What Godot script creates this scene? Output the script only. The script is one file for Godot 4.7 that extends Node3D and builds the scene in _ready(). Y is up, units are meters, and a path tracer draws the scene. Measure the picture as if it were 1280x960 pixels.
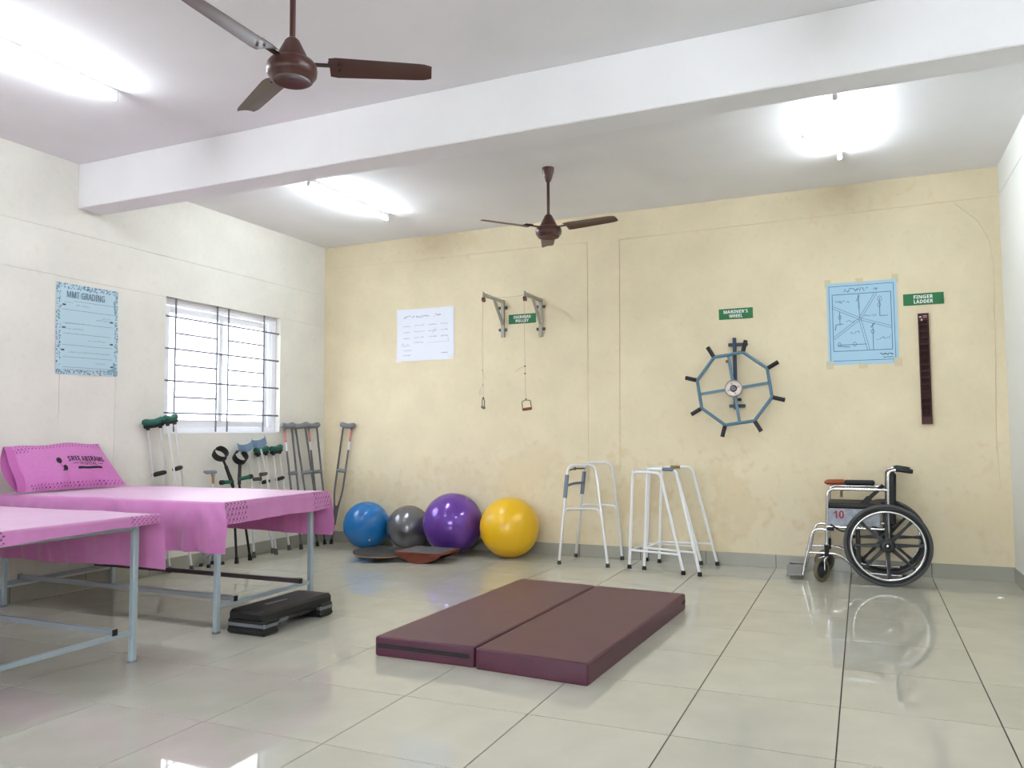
extends Node3D

const XL := -5.424
const XR := 1.18
const HC := 3.304
const ZF := 9.2
const ROW0 := -0.0466

var M := {}
var used := {}
var rng := RandomNumberGenerator.new()


# ---------------------------------------------------------------- mesh builder
class MB:
	var v := PackedVector3Array()
	var n := PackedVector3Array()
	var uv := PackedVector2Array()
	var ix := PackedInt32Array()
	var xf := Transform3D.IDENTITY

	func at(p: Vector3, b := Basis.IDENTITY) -> MB:
		xf = Transform3D(b, p)
		return self

	func add(p: Vector3, nn: Vector3, t := Vector2.ZERO) -> int:
		v.append(xf * p)
		n.append((xf.basis * nn).normalized())
		uv.append(t)
		return v.size() - 1

	func face(pts: Array, out: Vector3, uvs: Array = []) -> void:
		var q := pts.duplicate()
		var t := uvs.duplicate()
		var nn: Vector3 = ((q[2] - q[0]) as Vector3).cross(q[1] - q[0])
		if nn.length() < 1e-14:
			return
		if nn.dot(out) < 0:
			q.reverse()
			t.reverse()
			nn = -nn
		var first := v.size()
		for k in q.size():
			add(q[k], nn, t[k] if t else Vector2.ZERO)
		for k in range(1, q.size() - 1):
			ix.append_array([first, first + k, first + k + 1])

	func box(c: Vector3, s: Vector3, b := 0.0) -> void:
		var h := s / 2
		b = minf(b, minf(h.x, minf(h.y, h.z)) * 0.9)
		for i in 3:
			var j := (i + 1) % 3
			var k := (i + 2) % 3
			for si in [-1.0, 1.0]:
				var pts := []
				var ts := []
				for q in [[-1, -1], [1, -1], [1, 1], [-1, 1]]:
					var p := Vector3.ZERO
					p[i] = si * h[i]
					p[j] = q[0] * (h[j] - b)
					p[k] = q[1] * (h[k] - b)
					pts.append(c + p)
					ts.append(Vector2((q[0] + 1) / 2.0, (1 - q[1]) / 2.0))
				var o := Vector3.ZERO
				o[i] = si
				face(pts, o, ts)
				if b > 0:
					for sj in [-1.0, 1.0]:
						var e := []
						for q in [[0, -1], [0, 1], [1, 1], [1, -1]]:
							var p := Vector3.ZERO
							p[i] = si * (h[i] - (b if q[0] else 0.0))
							p[j] = sj * (h[j] - (0.0 if q[0] else b))
							p[k] = q[1] * (h[k] - b)
							e.append(c + p)
						var o2 := Vector3.ZERO
						o2[i] = si
						o2[j] = sj
						face(e, o2)
		if b > 0:
			for sx in [-1.0, 1.0]:
				for sy in [-1.0, 1.0]:
					for sz in [-1.0, 1.0]:
						var s3 := Vector3(sx, sy, sz)
						face([c + s3 * Vector3(h.x, h.y - b, h.z - b), c + s3 * Vector3(h.x - b, h.y, h.z - b), c + s3 * Vector3(h.x - b, h.y - b, h.z)], s3)

	# front face (+z) carries uv 0..1, y up
	func panel(w: float, h: float, t: float) -> void:
		box(Vector3(0, 0, -t / 2), Vector3(w, h, t))
		face([Vector3(-w / 2, h / 2, 0.0003), Vector3(w / 2, h / 2, 0.0003), Vector3(w / 2, -h / 2, 0.0003), Vector3(-w / 2, -h / 2, 0.0003)], Vector3(0, 0, 1), [Vector2(0, 0), Vector2(1, 0), Vector2(1, 1), Vector2(0, 1)])

	func surf(p: Array, wrap := false, flip := false, uvs: Array = []) -> void:
		var R := p.size()
		var C: int = p[0].size()
		var base := v.size()
		for i in R:
			for j in C:
				var a: Vector3 = p[mini(i + 1, R - 1)][j] - p[maxi(i - 1, 0)][j]
				var b: Vector3
				if wrap:
					b = p[i][(j + 1) % C] - p[i][(j + C - 1) % C]
				else:
					b = p[i][mini(j + 1, C - 1)] - p[i][maxi(j - 1, 0)]
				var nn := a.cross(b)
				if nn.length() < 1e-12:
					var i2 := clampi(i, 1, R - 2) if R > 2 else i
					a = p[mini(i2 + 1, R - 1)][j] - p[maxi(i2 - 1, 0)][j]
					if wrap:
						b = p[i2][(j + 1) % C] - p[i2][(j + C - 1) % C]
					nn = a.cross(b)
				if flip:
					nn = -nn
				add(p[i][j], nn, uvs[i][j] if uvs else Vector2(float(j) / C, float(i) / maxf(1, R - 1)))
		var last := C if wrap else C - 1
		for i in R - 1:
			for j in last:
				var k := (j + 1) % C
				var q := [base + i * C + j, base + i * C + k, base + (i + 1) * C + k, base + (i + 1) * C + j]
				if flip:
					q.reverse()
				ix.append_array([q[0], q[1], q[2], q[0], q[2], q[3]])

	func tube(pts: Array, r, k := 8, closed := false, cap := true) -> void:
		var N := pts.size()
		var rows := []
		var U := Vector3.ZERO
		var prevT := Vector3.ZERO
		for i in N:
			var t: Vector3
			if closed:
				t = (pts[(i + 1) % N] - pts[(i + N - 1) % N] as Vector3).normalized()
			else:
				t = (pts[mini(i + 1, N - 1)] - pts[maxi(i - 1, 0)] as Vector3).normalized()
			if i == 0:
				U = t.cross(Vector3.UP if absf(t.y) < 0.9 else Vector3.RIGHT).normalized()
			else:
				U = (U - t * U.dot(t)).normalized()
			prevT = t
			var V := t.cross(U)
			var rr: float = r[i] if r is Array else r
			var row := []
			for j in k:
				var a := TAU * j / k
				row.append(pts[i] + (U * cos(a) + V * sin(a)) * rr)
			rows.append(row)
		if closed:
			rows.append(rows[0])
		surf(rows, true, true)
		if cap and not closed:
			var t0: Vector3 = (pts[0] - pts[1] as Vector3)
			var t1: Vector3 = (pts[N - 1] - pts[N - 2] as Vector3)
			face(rows[0], t0)
			face(rows[N - 1], t1)

	func lathe(prof: Array, k := 24, smooth := false, flip := false) -> void:
		var rows := []
		for q in prof:
			var row := []
			for j in k:
				var a := TAU * j / k
				row.append(Vector3(q.x * cos(a), q.y, q.x * sin(a)))
			rows.append(row)
		if smooth:
			surf(rows, true, flip)
		else:
			for i in rows.size() - 1:
				surf([rows[i], rows[i + 1]], true, flip)

	func cyl(a: Vector3, b: Vector3, r: float, k := 12) -> void:
		tube([a, b], r, k)

	func ball(c: Vector3, r: float, k := 16, squash := 1.0) -> void:
		var rows := []
		var m: int = maxi(6, k / 2)
		for i in m + 1:
			var t := PI * i / m - PI / 2
			var row := []
			for j in k:
				var a := TAU * j / k
				row.append(c + Vector3(cos(t) * cos(a), sin(t) * squash, cos(t) * sin(a)) * r)
			rows.append(row)
		surf(rows, true)

	func ring(c: Vector3, ax: Vector3, R: float, r: float, k := 40, m := 8) -> void:
		var u := ax.cross(Vector3.UP if absf(ax.y) < 0.9 else Vector3.RIGHT).normalized()
		var w := ax.normalized().cross(u)
		var pts := []
		for i in k:
			var a := TAU * i / k
			pts.append(c + (u * cos(a) + w * sin(a)) * R)
		tube(pts, r, m, true)

	func prism(poly: PackedVector2Array, d: float) -> void:
		var tr := Geometry2D.triangulate_polygon(poly)
		for i in range(0, tr.size(), 3):
			for s in [-1.0, 1.0]:
				var q := []
				for k in 3:
					var p := poly[tr[i + k]]
					q.append(Vector3(p.x, p.y, s * d / 2))
				face(q, Vector3(0, 0, s))
		var ccw := not Geometry2D.is_polygon_clockwise(poly)
		for i in poly.size():
			var a := poly[i]
			var b := poly[(i + 1) % poly.size()]
			var o := Vector3(b.y - a.y, a.x - b.x, 0) * (1.0 if ccw else -1.0)
			# screen-oriented test of Geometry2D has y down
			face([Vector3(a.x, a.y, -d / 2), Vector3(b.x, b.y, -d / 2), Vector3(b.x, b.y, d / 2), Vector3(a.x, a.y, d / 2)], o)

	func mesh() -> ArrayMesh:
		var a := []
		a.resize(Mesh.ARRAY_MAX)
		a[Mesh.ARRAY_VERTEX] = v
		a[Mesh.ARRAY_NORMAL] = n
		a[Mesh.ARRAY_TEX_UV] = uv
		a[Mesh.ARRAY_INDEX] = ix
		var m := ArrayMesh.new()
		m.add_surface_from_arrays(Mesh.PRIMITIVE_TRIANGLES, a)
		return m


# rounds the inner corners of a polyline
func fil(pts: Array, rad: float, seg := 5) -> Array:
	var out := [pts[0]]
	for i in range(1, pts.size() - 1):
		var p: Vector3 = pts[i]
		var a: Vector3 = pts[i - 1] - p
		var b: Vector3 = pts[i + 1] - p
		var r := minf(rad, minf(a.length(), b.length()) * 0.48)
		var s := p + a.normalized() * r
		var e := p + b.normalized() * r
		for k in seg + 1:
			var t := float(k) / seg
			out.append(s.lerp(p, t).lerp(p.lerp(e, t), t))
	out.append(pts[-1])
	return out


func numbered(called: String) -> String:
	var c: int = used.get(called, 0)
	used[called] = c + 1
	return called if c == 0 else "%s_%03d" % [called, c]


func tag(o: Node, label: String, category: String, group := "") -> void:
	o.set_meta("label", label)
	o.set_meta("category", category)
	if group:
		o.set_meta("group", group)


func thing(called: String, label: String, category: String, where := Vector3.ZERO, turn := 0.0, group := "") -> Node3D:
	var o := Node3D.new()
	o.name = numbered(called)
	add_child(o)
	o.position = where
	o.rotation.y = turn
	tag(o, label, category, group)
	return o


func structure(called: String) -> Node3D:
	var o := Node3D.new()
	o.name = called
	add_child(o)
	o.set_meta("kind", "structure")
	return o


func part(parent: Node, called: String, mb: MB, m: Material) -> MeshInstance3D:
	var o := MeshInstance3D.new()
	o.name = called
	o.mesh = mb.mesh()
	o.material_override = null
	o.mesh.surface_set_material(0, m)
	o.cast_shadow = GeometryInstance3D.SHADOW_CASTING_SETTING_ON
	parent.add_child(o, true)
	return o


func mat(c: Color, rough := 0.6, metal := 0.0) -> StandardMaterial3D:
	var m := StandardMaterial3D.new()
	m.albedo_color = c
	m.roughness = rough
	m.metallic = metal
	m.cull_mode = BaseMaterial3D.CULL_DISABLED
	return m


func noise_tex(freq: float, lo: Color, hi: Color, size := 512, seed_ := 1, oct := 4) -> ImageTexture:
	var f := FastNoiseLite.new()
	f.seed = seed_
	f.frequency = freq
	f.fractal_octaves = oct
	var im := f.get_seamless_image(size, size)
	im.convert(Image.FORMAT_RGB8)
	for y in size:
		for x in size:
			var t := im.get_pixel(x, y).r
			im.set_pixel(x, y, lo.lerp(hi, t))
	return ImageTexture.create_from_image(im)


func line(im: Image, a: Vector2, b: Vector2, w: int, c: Color) -> void:
	var steps := int(maxf(1, a.distance_to(b)))
	for i in steps + 1:
		var p := a.lerp(b, float(i) / steps)
		im.fill_rect(Rect2i(int(p.x) - w / 2, int(p.y) - w / 2, w, w), c)


# a row of handwriting-like strokes
func scrawl(im: Image, x0: float, x1: float, y: float, h: float, w: int, c: Color) -> void:
	var x := x0
	var prev := Vector2(x, y)
	while x < x1:
		var nx := x + rng.randf_range(0.2, 0.5) * h
		var p := Vector2(nx, y - rng.randf_range(-0.15, 1.0) * h)
		if rng.randf() < 0.8:
			line(im, prev, p, w, c)
		prev = p
		x = nx


func text_mesh(s: String, height: float, bold := true, depth := 0.002, family := "Droid Sans") -> TextMesh:
	var f := SystemFont.new()
	f.font_names = PackedStringArray([family])
	f.font_weight = 700 if bold else 400
	var t := TextMesh.new()
	t.font = f
	t.text = s
	t.font_size = 64
	t.depth = depth
	t.pixel_size = 0.01
	t.horizontal_alignment = HORIZONTAL_ALIGNMENT_CENTER
	t.vertical_alignment = VERTICAL_ALIGNMENT_CENTER
	var hh := t.get_aabb().size.y
	t.pixel_size = 0.01 * height / maxf(hh, 0.001)
	return t


func lettering(parent: Node, called: String, s: String, height: float, width: float, m: Material, where: Transform3D, bold := true) -> MeshInstance3D:
	var t := text_mesh(s, height, bold, 0.0012)
	var o := MeshInstance3D.new()
	o.name = called
	o.mesh = t
	t.material = m
	parent.add_child(o, true)
	var bb := t.get_aabb()
	var k := width / maxf(bb.size.x, 0.001)
	var c := bb.get_center()
	o.transform = where * Transform3D(Basis.from_scale(Vector3(k, 1, 1)), Vector3(-c.x * k, -c.y, 0))
	return o


# ---------------------------------------------------------------- scene
func _ready() -> void:
	rng.seed = 11
	var cam := Camera3D.new()
	cam.name = "camera"
	cam.position = Vector3(0.1262, 1.1774, 7.2947)
	cam.rotation = Vector3(0.062989, 0.416613, -0.0058865)
	cam.fov = rad_to_deg(2.0 * atan(480.0 / 988.7))
	cam.near = 0.05
	cam.far = 200
	add_child(cam)
	cam.current = true

	var env := Environment.new()
	var sky_mat := ProceduralSkyMaterial.new()
	sky_mat.sky_top_color = Color(0.86, 0.92, 1.0)
	sky_mat.sky_horizon_color = Color(1, 1, 1)
	sky_mat.ground_horizon_color = Color(0.9, 0.9, 0.88)
	sky_mat.ground_bottom_color = Color(0.6, 0.6, 0.58)
	var sky := Sky.new()
	sky.sky_material = sky_mat
	env.background_mode = Environment.BG_SKY
	env.sky = sky
	env.background_energy_multiplier = 12.0
	env.tonemap_mode = Environment.TONE_MAPPER_LINEAR
	env.tonemap_exposure = 1.62
	env.sdfgi_enabled = true
	env.ssao_enabled = true
	env.ssil_enabled = true
	var we := WorldEnvironment.new()
	we.name = "environment"
	we.environment = env
	add_child(we)

	materials()
	build_shell()
	build_window()
	tube_light(Vector3(-4.0, 0, 1.51), "lit fluorescent tube on the ceiling between the window wall and the far fan")
	tube_light(Vector3(0.03, 0, 1.51), "lit fluorescent tube on the ceiling above the mariner's wheel, near the right wall")
	tube_light(Vector3(-4.01, 0, 4.53), "lit fluorescent tube at the left edge of the photo, in front of the beam")
	tube_light(Vector3(0.03, 0, 4.53), "lit fluorescent tube in front of the beam, on the right side of the ceiling")
	fan(Vector3(-2.034, 2.72, 4.692), -31.0, "brown three-blade ceiling fan hanging in front of the beam, the larger one")
	fan(Vector3(-2.12, 2.79, 1.48), 8.0, "brown three-blade ceiling fan hanging behind the beam, the smaller one")
	bed(Vector3(-5.38, 0, 2.745), Vector3(-3.44, 0, 3.62), 0.775, Rect2(-5.40, 2.66, 2.05, 0.99), "far steel bed with a pillow, standing against the window wall", "pink sheet spread over the far bed, under the pillow")
	bed(Vector3(-5.38, 0, 4.25), Vector3(-3.40, 0, 5.12), 0.760, Rect2(-5.40, 4.19, 2.10, 1.00), "near steel bed cut off by the left edge of the photo", "pink sheet spread over the near bed at the left edge")
	pillow()
	mats()
	step_bench()
	balls()
	boards()
	pulley()
	mariner_wheel()
	finger_ladder()
	signs_and_posters()
	walkers()
	wheelchair()
	crutches()
	small_bits()


func materials() -> void:
	M.white = mat(Color(0.9, 0.9, 0.9), 0.4)
	M.upvc = mat(Color(0.93, 0.93, 0.95), 0.3)
	M.ceiling = mat(Color(0.945, 0.938, 0.945), 0.9)
	M.ceiling.albedo_texture = noise_tex(0.006, Color(0.95, 0.95, 0.95), Color(1, 1, 1), 256, 5)
	M.ceiling.uv1_triplanar = true
	M.ceiling.uv1_world_triplanar = true
	M.ceiling.uv1_scale = Vector3(0.3, 0.3, 0.3)
	M.wall_back = mat(Color(1, 1, 1), 0.85)
	M.wall_back.albedo_texture = wall_stains_and_shade(Color(0.885, 0.832, 0.712), 3, true)
	M.wall_left = mat(Color(1, 1, 1), 0.85)
	M.wall_left.albedo_texture = wall_stains_and_shade(Color(0.878, 0.866, 0.830), 9, false)
	M.wall_right = mat(Color(0.91, 0.91, 0.89), 0.8)
	for k in ["wall_back", "wall_left"]:
		var m: StandardMaterial3D = M[k]
		m.uv1_triplanar = true
		m.uv1_world_triplanar = true
		m.uv1_triplanar_sharpness = 8.0
	var wb: StandardMaterial3D = M.wall_back
	wb.uv1_scale = Vector3(1.0 / 6.6, 1.0 / 3.3, 1.0 / 6.6)
	wb.uv1_offset = Vector3(5.42 / 6.6, 0, 0)
	var wl: StandardMaterial3D = M.wall_left
	wl.uv1_scale = Vector3(1.0 / 6.6, 1.0 / 3.3, 1.0 / 6.6)
	M.tiles = []
	for k in 4:
		var c := [0.722, 0.714, 0.730, 0.707][k] as float
		var t := mat(Color(1, 1, 1), 0.035)
		t.albedo_texture = noise_tex(0.008, Color(c, c * 0.98, c * 0.905), Color(c + 0.03, c * 0.98 + 0.03, c * 0.905 + 0.03), 256, 20 + k, 5)
		t.uv1_triplanar = true
		t.uv1_scale = Vector3(1.3, 1.3, 1.3)
		t.uv1_offset = Vector3(0.3 * k, 0, 0.17 * k)
		M.tiles.append(t)
	M.grout = mat(Color(0.22, 0.20, 0.18), 0.9)
	M.skirting = mat(Color(0.62, 0.61, 0.56), 0.25)
	M.brown = mat(Color(0.30, 0.17, 0.15), 0.35)
	M.brown_dark = mat(Color(0.16, 0.09, 0.08), 0.5)
	M.steel_blue = mat(Color(0.62, 0.67, 0.69), 0.45, 0.0)
	M.rail_grey = mat(Color(0.55, 0.57, 0.58), 0.45)
	M.rail_brown = mat(Color(0.33, 0.28, 0.28), 0.5)
	M.black = mat(Color(0.045, 0.045, 0.05), 0.55)
	M.rubber = mat(Color(0.06, 0.06, 0.065), 0.75)
	M.chrome = mat(Color(0.82, 0.82, 0.83), 0.18, 1.0)
	M.alu = mat(Color(0.88, 0.88, 0.88), 0.35, 0.6)
	M.alu_dark = mat(Color(0.36, 0.365, 0.38), 0.42, 0.55)
	M.white_paint = mat(Color(0.92, 0.92, 0.92), 0.35)
	M.green_pad = mat(Color(0.07, 0.34, 0.28), 0.6)
	M.grey_foam = mat(Color(0.48, 0.48, 0.50), 0.85)
	M.grey_plastic = mat(Color(0.50, 0.51, 0.53), 0.5)
	M.blue_plastic = mat(Color(0.50, 0.60, 0.70), 0.4)
	M.sign_green = mat(Color(0.06, 0.42, 0.22), 0.4)
	M.white_ink = mat(Color(0.95, 0.95, 0.95), 0.6)
	M.ink = mat(Color(0.10, 0.05, 0.12), 0.8)
	M.red_ink = mat(Color(0.55, 0.06, 0.13), 0.7)
	M.wood = mat(Color(1, 1, 1), 0.55)
	M.wood.albedo_texture = noise_tex(0.02, Color(0.36, 0.15, 0.09), Color(0.52, 0.26, 0.16), 256, 31)
	M.wood.uv1_triplanar = true
	M.wood.uv1_scale = Vector3(1.2, 9, 4)
	M.ladder_wood = mat(Color(0.25, 0.075, 0.055), 0.6)
	M.ladder_dark = mat(Color(0.13, 0.035, 0.03), 0.7)


# paint with damp and scuff marks, plus one painted shade: irregular blotches with their own outlines
func wall_stains_and_shade(base: Color, seed_: int, strong: bool) -> ImageTexture:
	var W := 1056
	var H := 528
	var im := Image.create(W, H, false, Image.FORMAT_RGB8)
	var a := FastNoiseLite.new()
	a.seed = seed_
	a.frequency = 0.011
	a.fractal_octaves = 5
	var b := FastNoiseLite.new()
	b.seed = seed_ + 1
	b.frequency = 0.05
	b.fractal_octaves = 3
	# x, y (metres on the wall), reach x, reach y, strength
	var blots := []
	if strong:
		blots = [[3.9, 0.65, 0.9, 0.32, 0.9], [4.55, 0.45, 0.7, 0.3, 0.9], [3.4, 0.55, 0.4, 0.5, 0.8], [5.6, 0.55, 0.9, 0.35, 0.5], [0.75, 0.62, 0.6, 0.22, 0.7], [1.9, 0.72, 0.9, 0.2, 0.6], [2.7, 0.8, 0.5, 0.25, 0.6], [1.6, 3.2, 0.5, 0.14, 0.6], [5.4, 3.18, 0.5, 0.16, 0.5], [4.3, 1.25, 0.4, 0.3, 0.4], [6.3, 0.5, 0.4, 0.5, 0.5], [2.9, 0.3, 0.9, 0.25, 0.5]]  # the upper right blot is shade by the tube end, painted in
	else:
		blots = [[3.0, 0.5, 1.2, 0.4, 0.5], [1.0, 0.7, 1.0, 0.3, 0.4], [4.4, 0.4, 1.5, 0.35, 0.5]]
	var dirt_and_shade := Color(base.r * 0.86, base.g * 0.80, base.b * 0.70)
	for y in H:
		var wy := 3.3 * (1.0 - (y + 0.5) / H)
		for x in W:
			var wx := 6.6 * (x + 0.5) / W
			var n1 := a.get_noise_2d(x, y)
			var n2 := b.get_noise_2d(x, y)
			var s := 0.0
			for q in blots:
				var dx: float = (wx - q[0]) / q[2]
				var dy: float = (wy - q[1]) / q[3]
				var d := dx * dx + dy * dy
				if d < 2.2:
					s = maxf(s, smoothstep(-0.05, 1.0, 1.0 - 0.62 * d + n1 * 1.5 - 0.30 + n2 * 0.9) * q[4])
			var c := base.lerp(dirt_and_shade, clampf(s * 0.32 + maxf(0.0, n2 - 0.25) * 0.30, 0, 1))
			var g := 1.0 + n1 * 0.03 + n2 * 0.012
			im.set_pixel(x, y, Color(c.r * g, c.g * g, c.b * g))
	return ImageTexture.create_from_image(im)


func csg_box(parent: Node, c: Vector3, s: Vector3, m: Material, cut := false) -> CSGBox3D:
	var b := CSGBox3D.new()
	b.size = s
	b.position = c
	b.material = m
	if cut:
		b.operation = CSGShape3D.OPERATION_SUBTRACTION
	parent.add_child(b)
	return b


func csg_wall(called: String) -> CSGCombiner3D:
	var c := CSGCombiner3D.new()
	c.name = called
	c.set_meta("kind", "structure")
	add_child(c)
	return c


func build_shell() -> void:
	# floor of polished tiles
	var fl := structure("floor")
	var bed_ := MB.new()
	bed_.box(Vector3((XL + XR) / 2, -0.055, ZF / 2), Vector3(XR - XL + 0.4, 0.1, ZF + 0.4))
	part(fl, "grout_bed", bed_, M.grout)
	var full := {}
	for i in range(-9, 2):
		for j in 16:
			var x0 := i * 0.6
			var x1 := minf(x0 + 0.6, XR)
			var z0 := maxf(ROW0 + j * 0.6, 0.0)
			var z1 := minf(ROW0 + (j + 1) * 0.6, ZF)
			if x1 - x0 < 0.05 or z1 - z0 < 0.05:
				continue
			var key := "%.3f %.3f" % [x1 - x0, z1 - z0]
			if not full.has(key):
				var mb := MB.new()
				mb.box(Vector3(0, -0.006, 0), Vector3(x1 - x0 - 0.0055, 0.012, z1 - z0 - 0.0052), 0.0004)
				full[key] = mb.mesh()
			var t := MeshInstance3D.new()
			t.name = "tile"
			t.mesh = full[key]
			t.material_override = M.tiles[rng.randi() % 4]
			t.position = Vector3((x0 + x1) / 2, rng.randf_range(-0.0001, 0.0), (z0 + z1) / 2)
			fl.add_child(t, true)
	# skirting
	var sk := structure("baseboard_back")
	for i in range(-9, 2):
		var a := maxf(i * 0.6, XL)
		var b := minf(i * 0.6 + 0.6, XR)
		skirt(sk, Vector3((a + b) / 2, 0.0575, 0.005), Vector3(b - a - 0.004, 0.115, 0.010))
	var sl := structure("baseboard_left")
	var sr := structure("baseboard_right")
	for j in 16:
		var a := maxf(ROW0 + j * 0.6, 0.011)
		var b := minf(ROW0 + j * 0.6 + 0.6, ZF)
		if b - a > 0.02:
			skirt(sl, Vector3(XL + 0.005, 0.0575, (a + b) / 2), Vector3(0.010, 0.115, b - a - 0.004))
			skirt(sr, Vector3(XR - 0.005, 0.0575, (a + b) / 2), Vector3(0.010, 0.115, b - a - 0.004))
	# walls with their chased lines and cracks cut in
	var wb := csg_wall("wall_back")
	csg_box(wb, Vector3((XL + XR) / 2, HC / 2, -0.1), Vector3(XR - XL + 0.4, HC + 0.2, 0.2), M.wall_back)
	for s in [[-5.42, 3.058, -2.29, 3.046], [-2.285, 3.046, -2.30, 0.70], [-1.96, 3.036, -1.985, 0.85], [-1.96, 3.036, 1.18, 3.060], [0.862, 3.045, 1.027, 2.876], [1.027, 2.876, 1.099, 2.711], [1.099, 2.711, 1.125, 2.513], [1.125, 2.513, 1.114, 1.934], [1.114, 1.934, 1.09, 1.17], [1.09, 1.17, 1.103, 0.72], [0.65, 1.245, 0.93, 1.275], [-5.20, 0.71, -4.75, 0.715], [-3.45, 0.72, -2.95, 0.715]]:
		var a := Vector3(s[0], s[1], 0)
		var b := Vector3(s[2], s[3], 0)
		var hair := 0.006 if s[0] < 0.5 and s[1] > 0.75 else 0.0035
		var g := csg_box(wb, (a + b) / 2, Vector3(a.distance_to(b) + 0.004, hair, 0.012), M.wall_back, true)
		g.rotation.z = atan2(b.y - a.y, b.x - a.x)
	var wl := csg_wall("wall_left")
	csg_box(wl, Vector3(XL - 0.1, HC / 2, ZF / 2), Vector3(0.2, HC + 0.2, ZF + 0.4), M.wall_left)
	csg_box(wl, Vector3(XL - 0.1, 1.80, 1.4875), Vector3(0.6, 1.205, 1.495), M.wall_left, true)
	for s in [[0.0, 2.755, ZF, 2.745], [0.0, 2.40, 0.73, 2.40], [2.25, 2.389, 3.24, 2.397], [3.24, 2.397, ZF, 2.40], [2.725, 1.66, 2.73, 0.8], [3.22, 1.65, 3.22, 0.8]]:
		var g := csg_box(wl, Vector3(XL, (s[1] + s[3]) / 2, (s[0] + s[2]) / 2), Vector3(0.010, 0.0055 if s[1] > 1.7 else absf(s[1] - s[3]), absf(s[2] - s[0]) if s[1] > 1.7 else 0.003), M.wall_left, true)
	var wr := csg_wall("wall_right")
	csg_box(wr, Vector3(XR + 0.1, HC / 2, ZF / 2), Vector3(0.2, HC + 0.2, ZF + 0.4), M.wall_right)
	csg_box(wr, Vector3(XR, 3.06, ZF / 2), Vector3(0.010, 0.006, ZF), M.wall_right, true)
	var wf := csg_wall("wall_front")
	csg_box(wf, Vector3((XL + XR) / 2, HC / 2, ZF + 0.1), Vector3(XR - XL + 0.4, HC + 0.2, 0.2), M.wall_right)
	for q in [[-4.7, -2.7], [-1.6, 0.4]]:
		csg_box(wf, Vector3((q[0] + q[1]) / 2, 1.6, ZF + 0.1), Vector3(q[1] - q[0], 1.5, 0.6), M.wall_right, true)
	var ce := csg_wall("ceiling")
	csg_box(ce, Vector3((XL + XR) / 2, HC + 0.1, ZF / 2), Vector3(XR - XL + 0.4, 0.2, ZF + 0.4), M.ceiling)
	var n := 1
	for z in [3.0, 6.1]:
		var b := structure("trim_%d" % n)
		var mb := MB.new()
		mb.box(Vector3((XL + XR) / 2, (HC + 2.952) / 2, z), Vector3(XR - XL, HC - 2.952, 0.22), 0.006)
		part(b, "beam", mb, M.ceiling)
		n += 1


func skirt(parent: Node, c: Vector3, s: Vector3) -> void:
	var mb := MB.new()
	mb.at(c)
	mb.box(Vector3.ZERO, s, 0.0015)
	part(parent, "skirting_tile", mb, M.skirting)
	# grout behind the joint
	var g := MB.new()
	g.at(c)
	var along := Vector3(1, 0, 0) if s.x > s.z else Vector3(0, 0, 1)
	var thin := Vector3(0.008, s.y, s.z * 0.6) if s.x > s.z else Vector3(s.x * 0.6, s.y, 0.008)
	g.box(along * (maxf(s.x, s.z) / 2 + 0.002), thin)
	part(parent, "grout_joint", g, M.grout)


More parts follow.
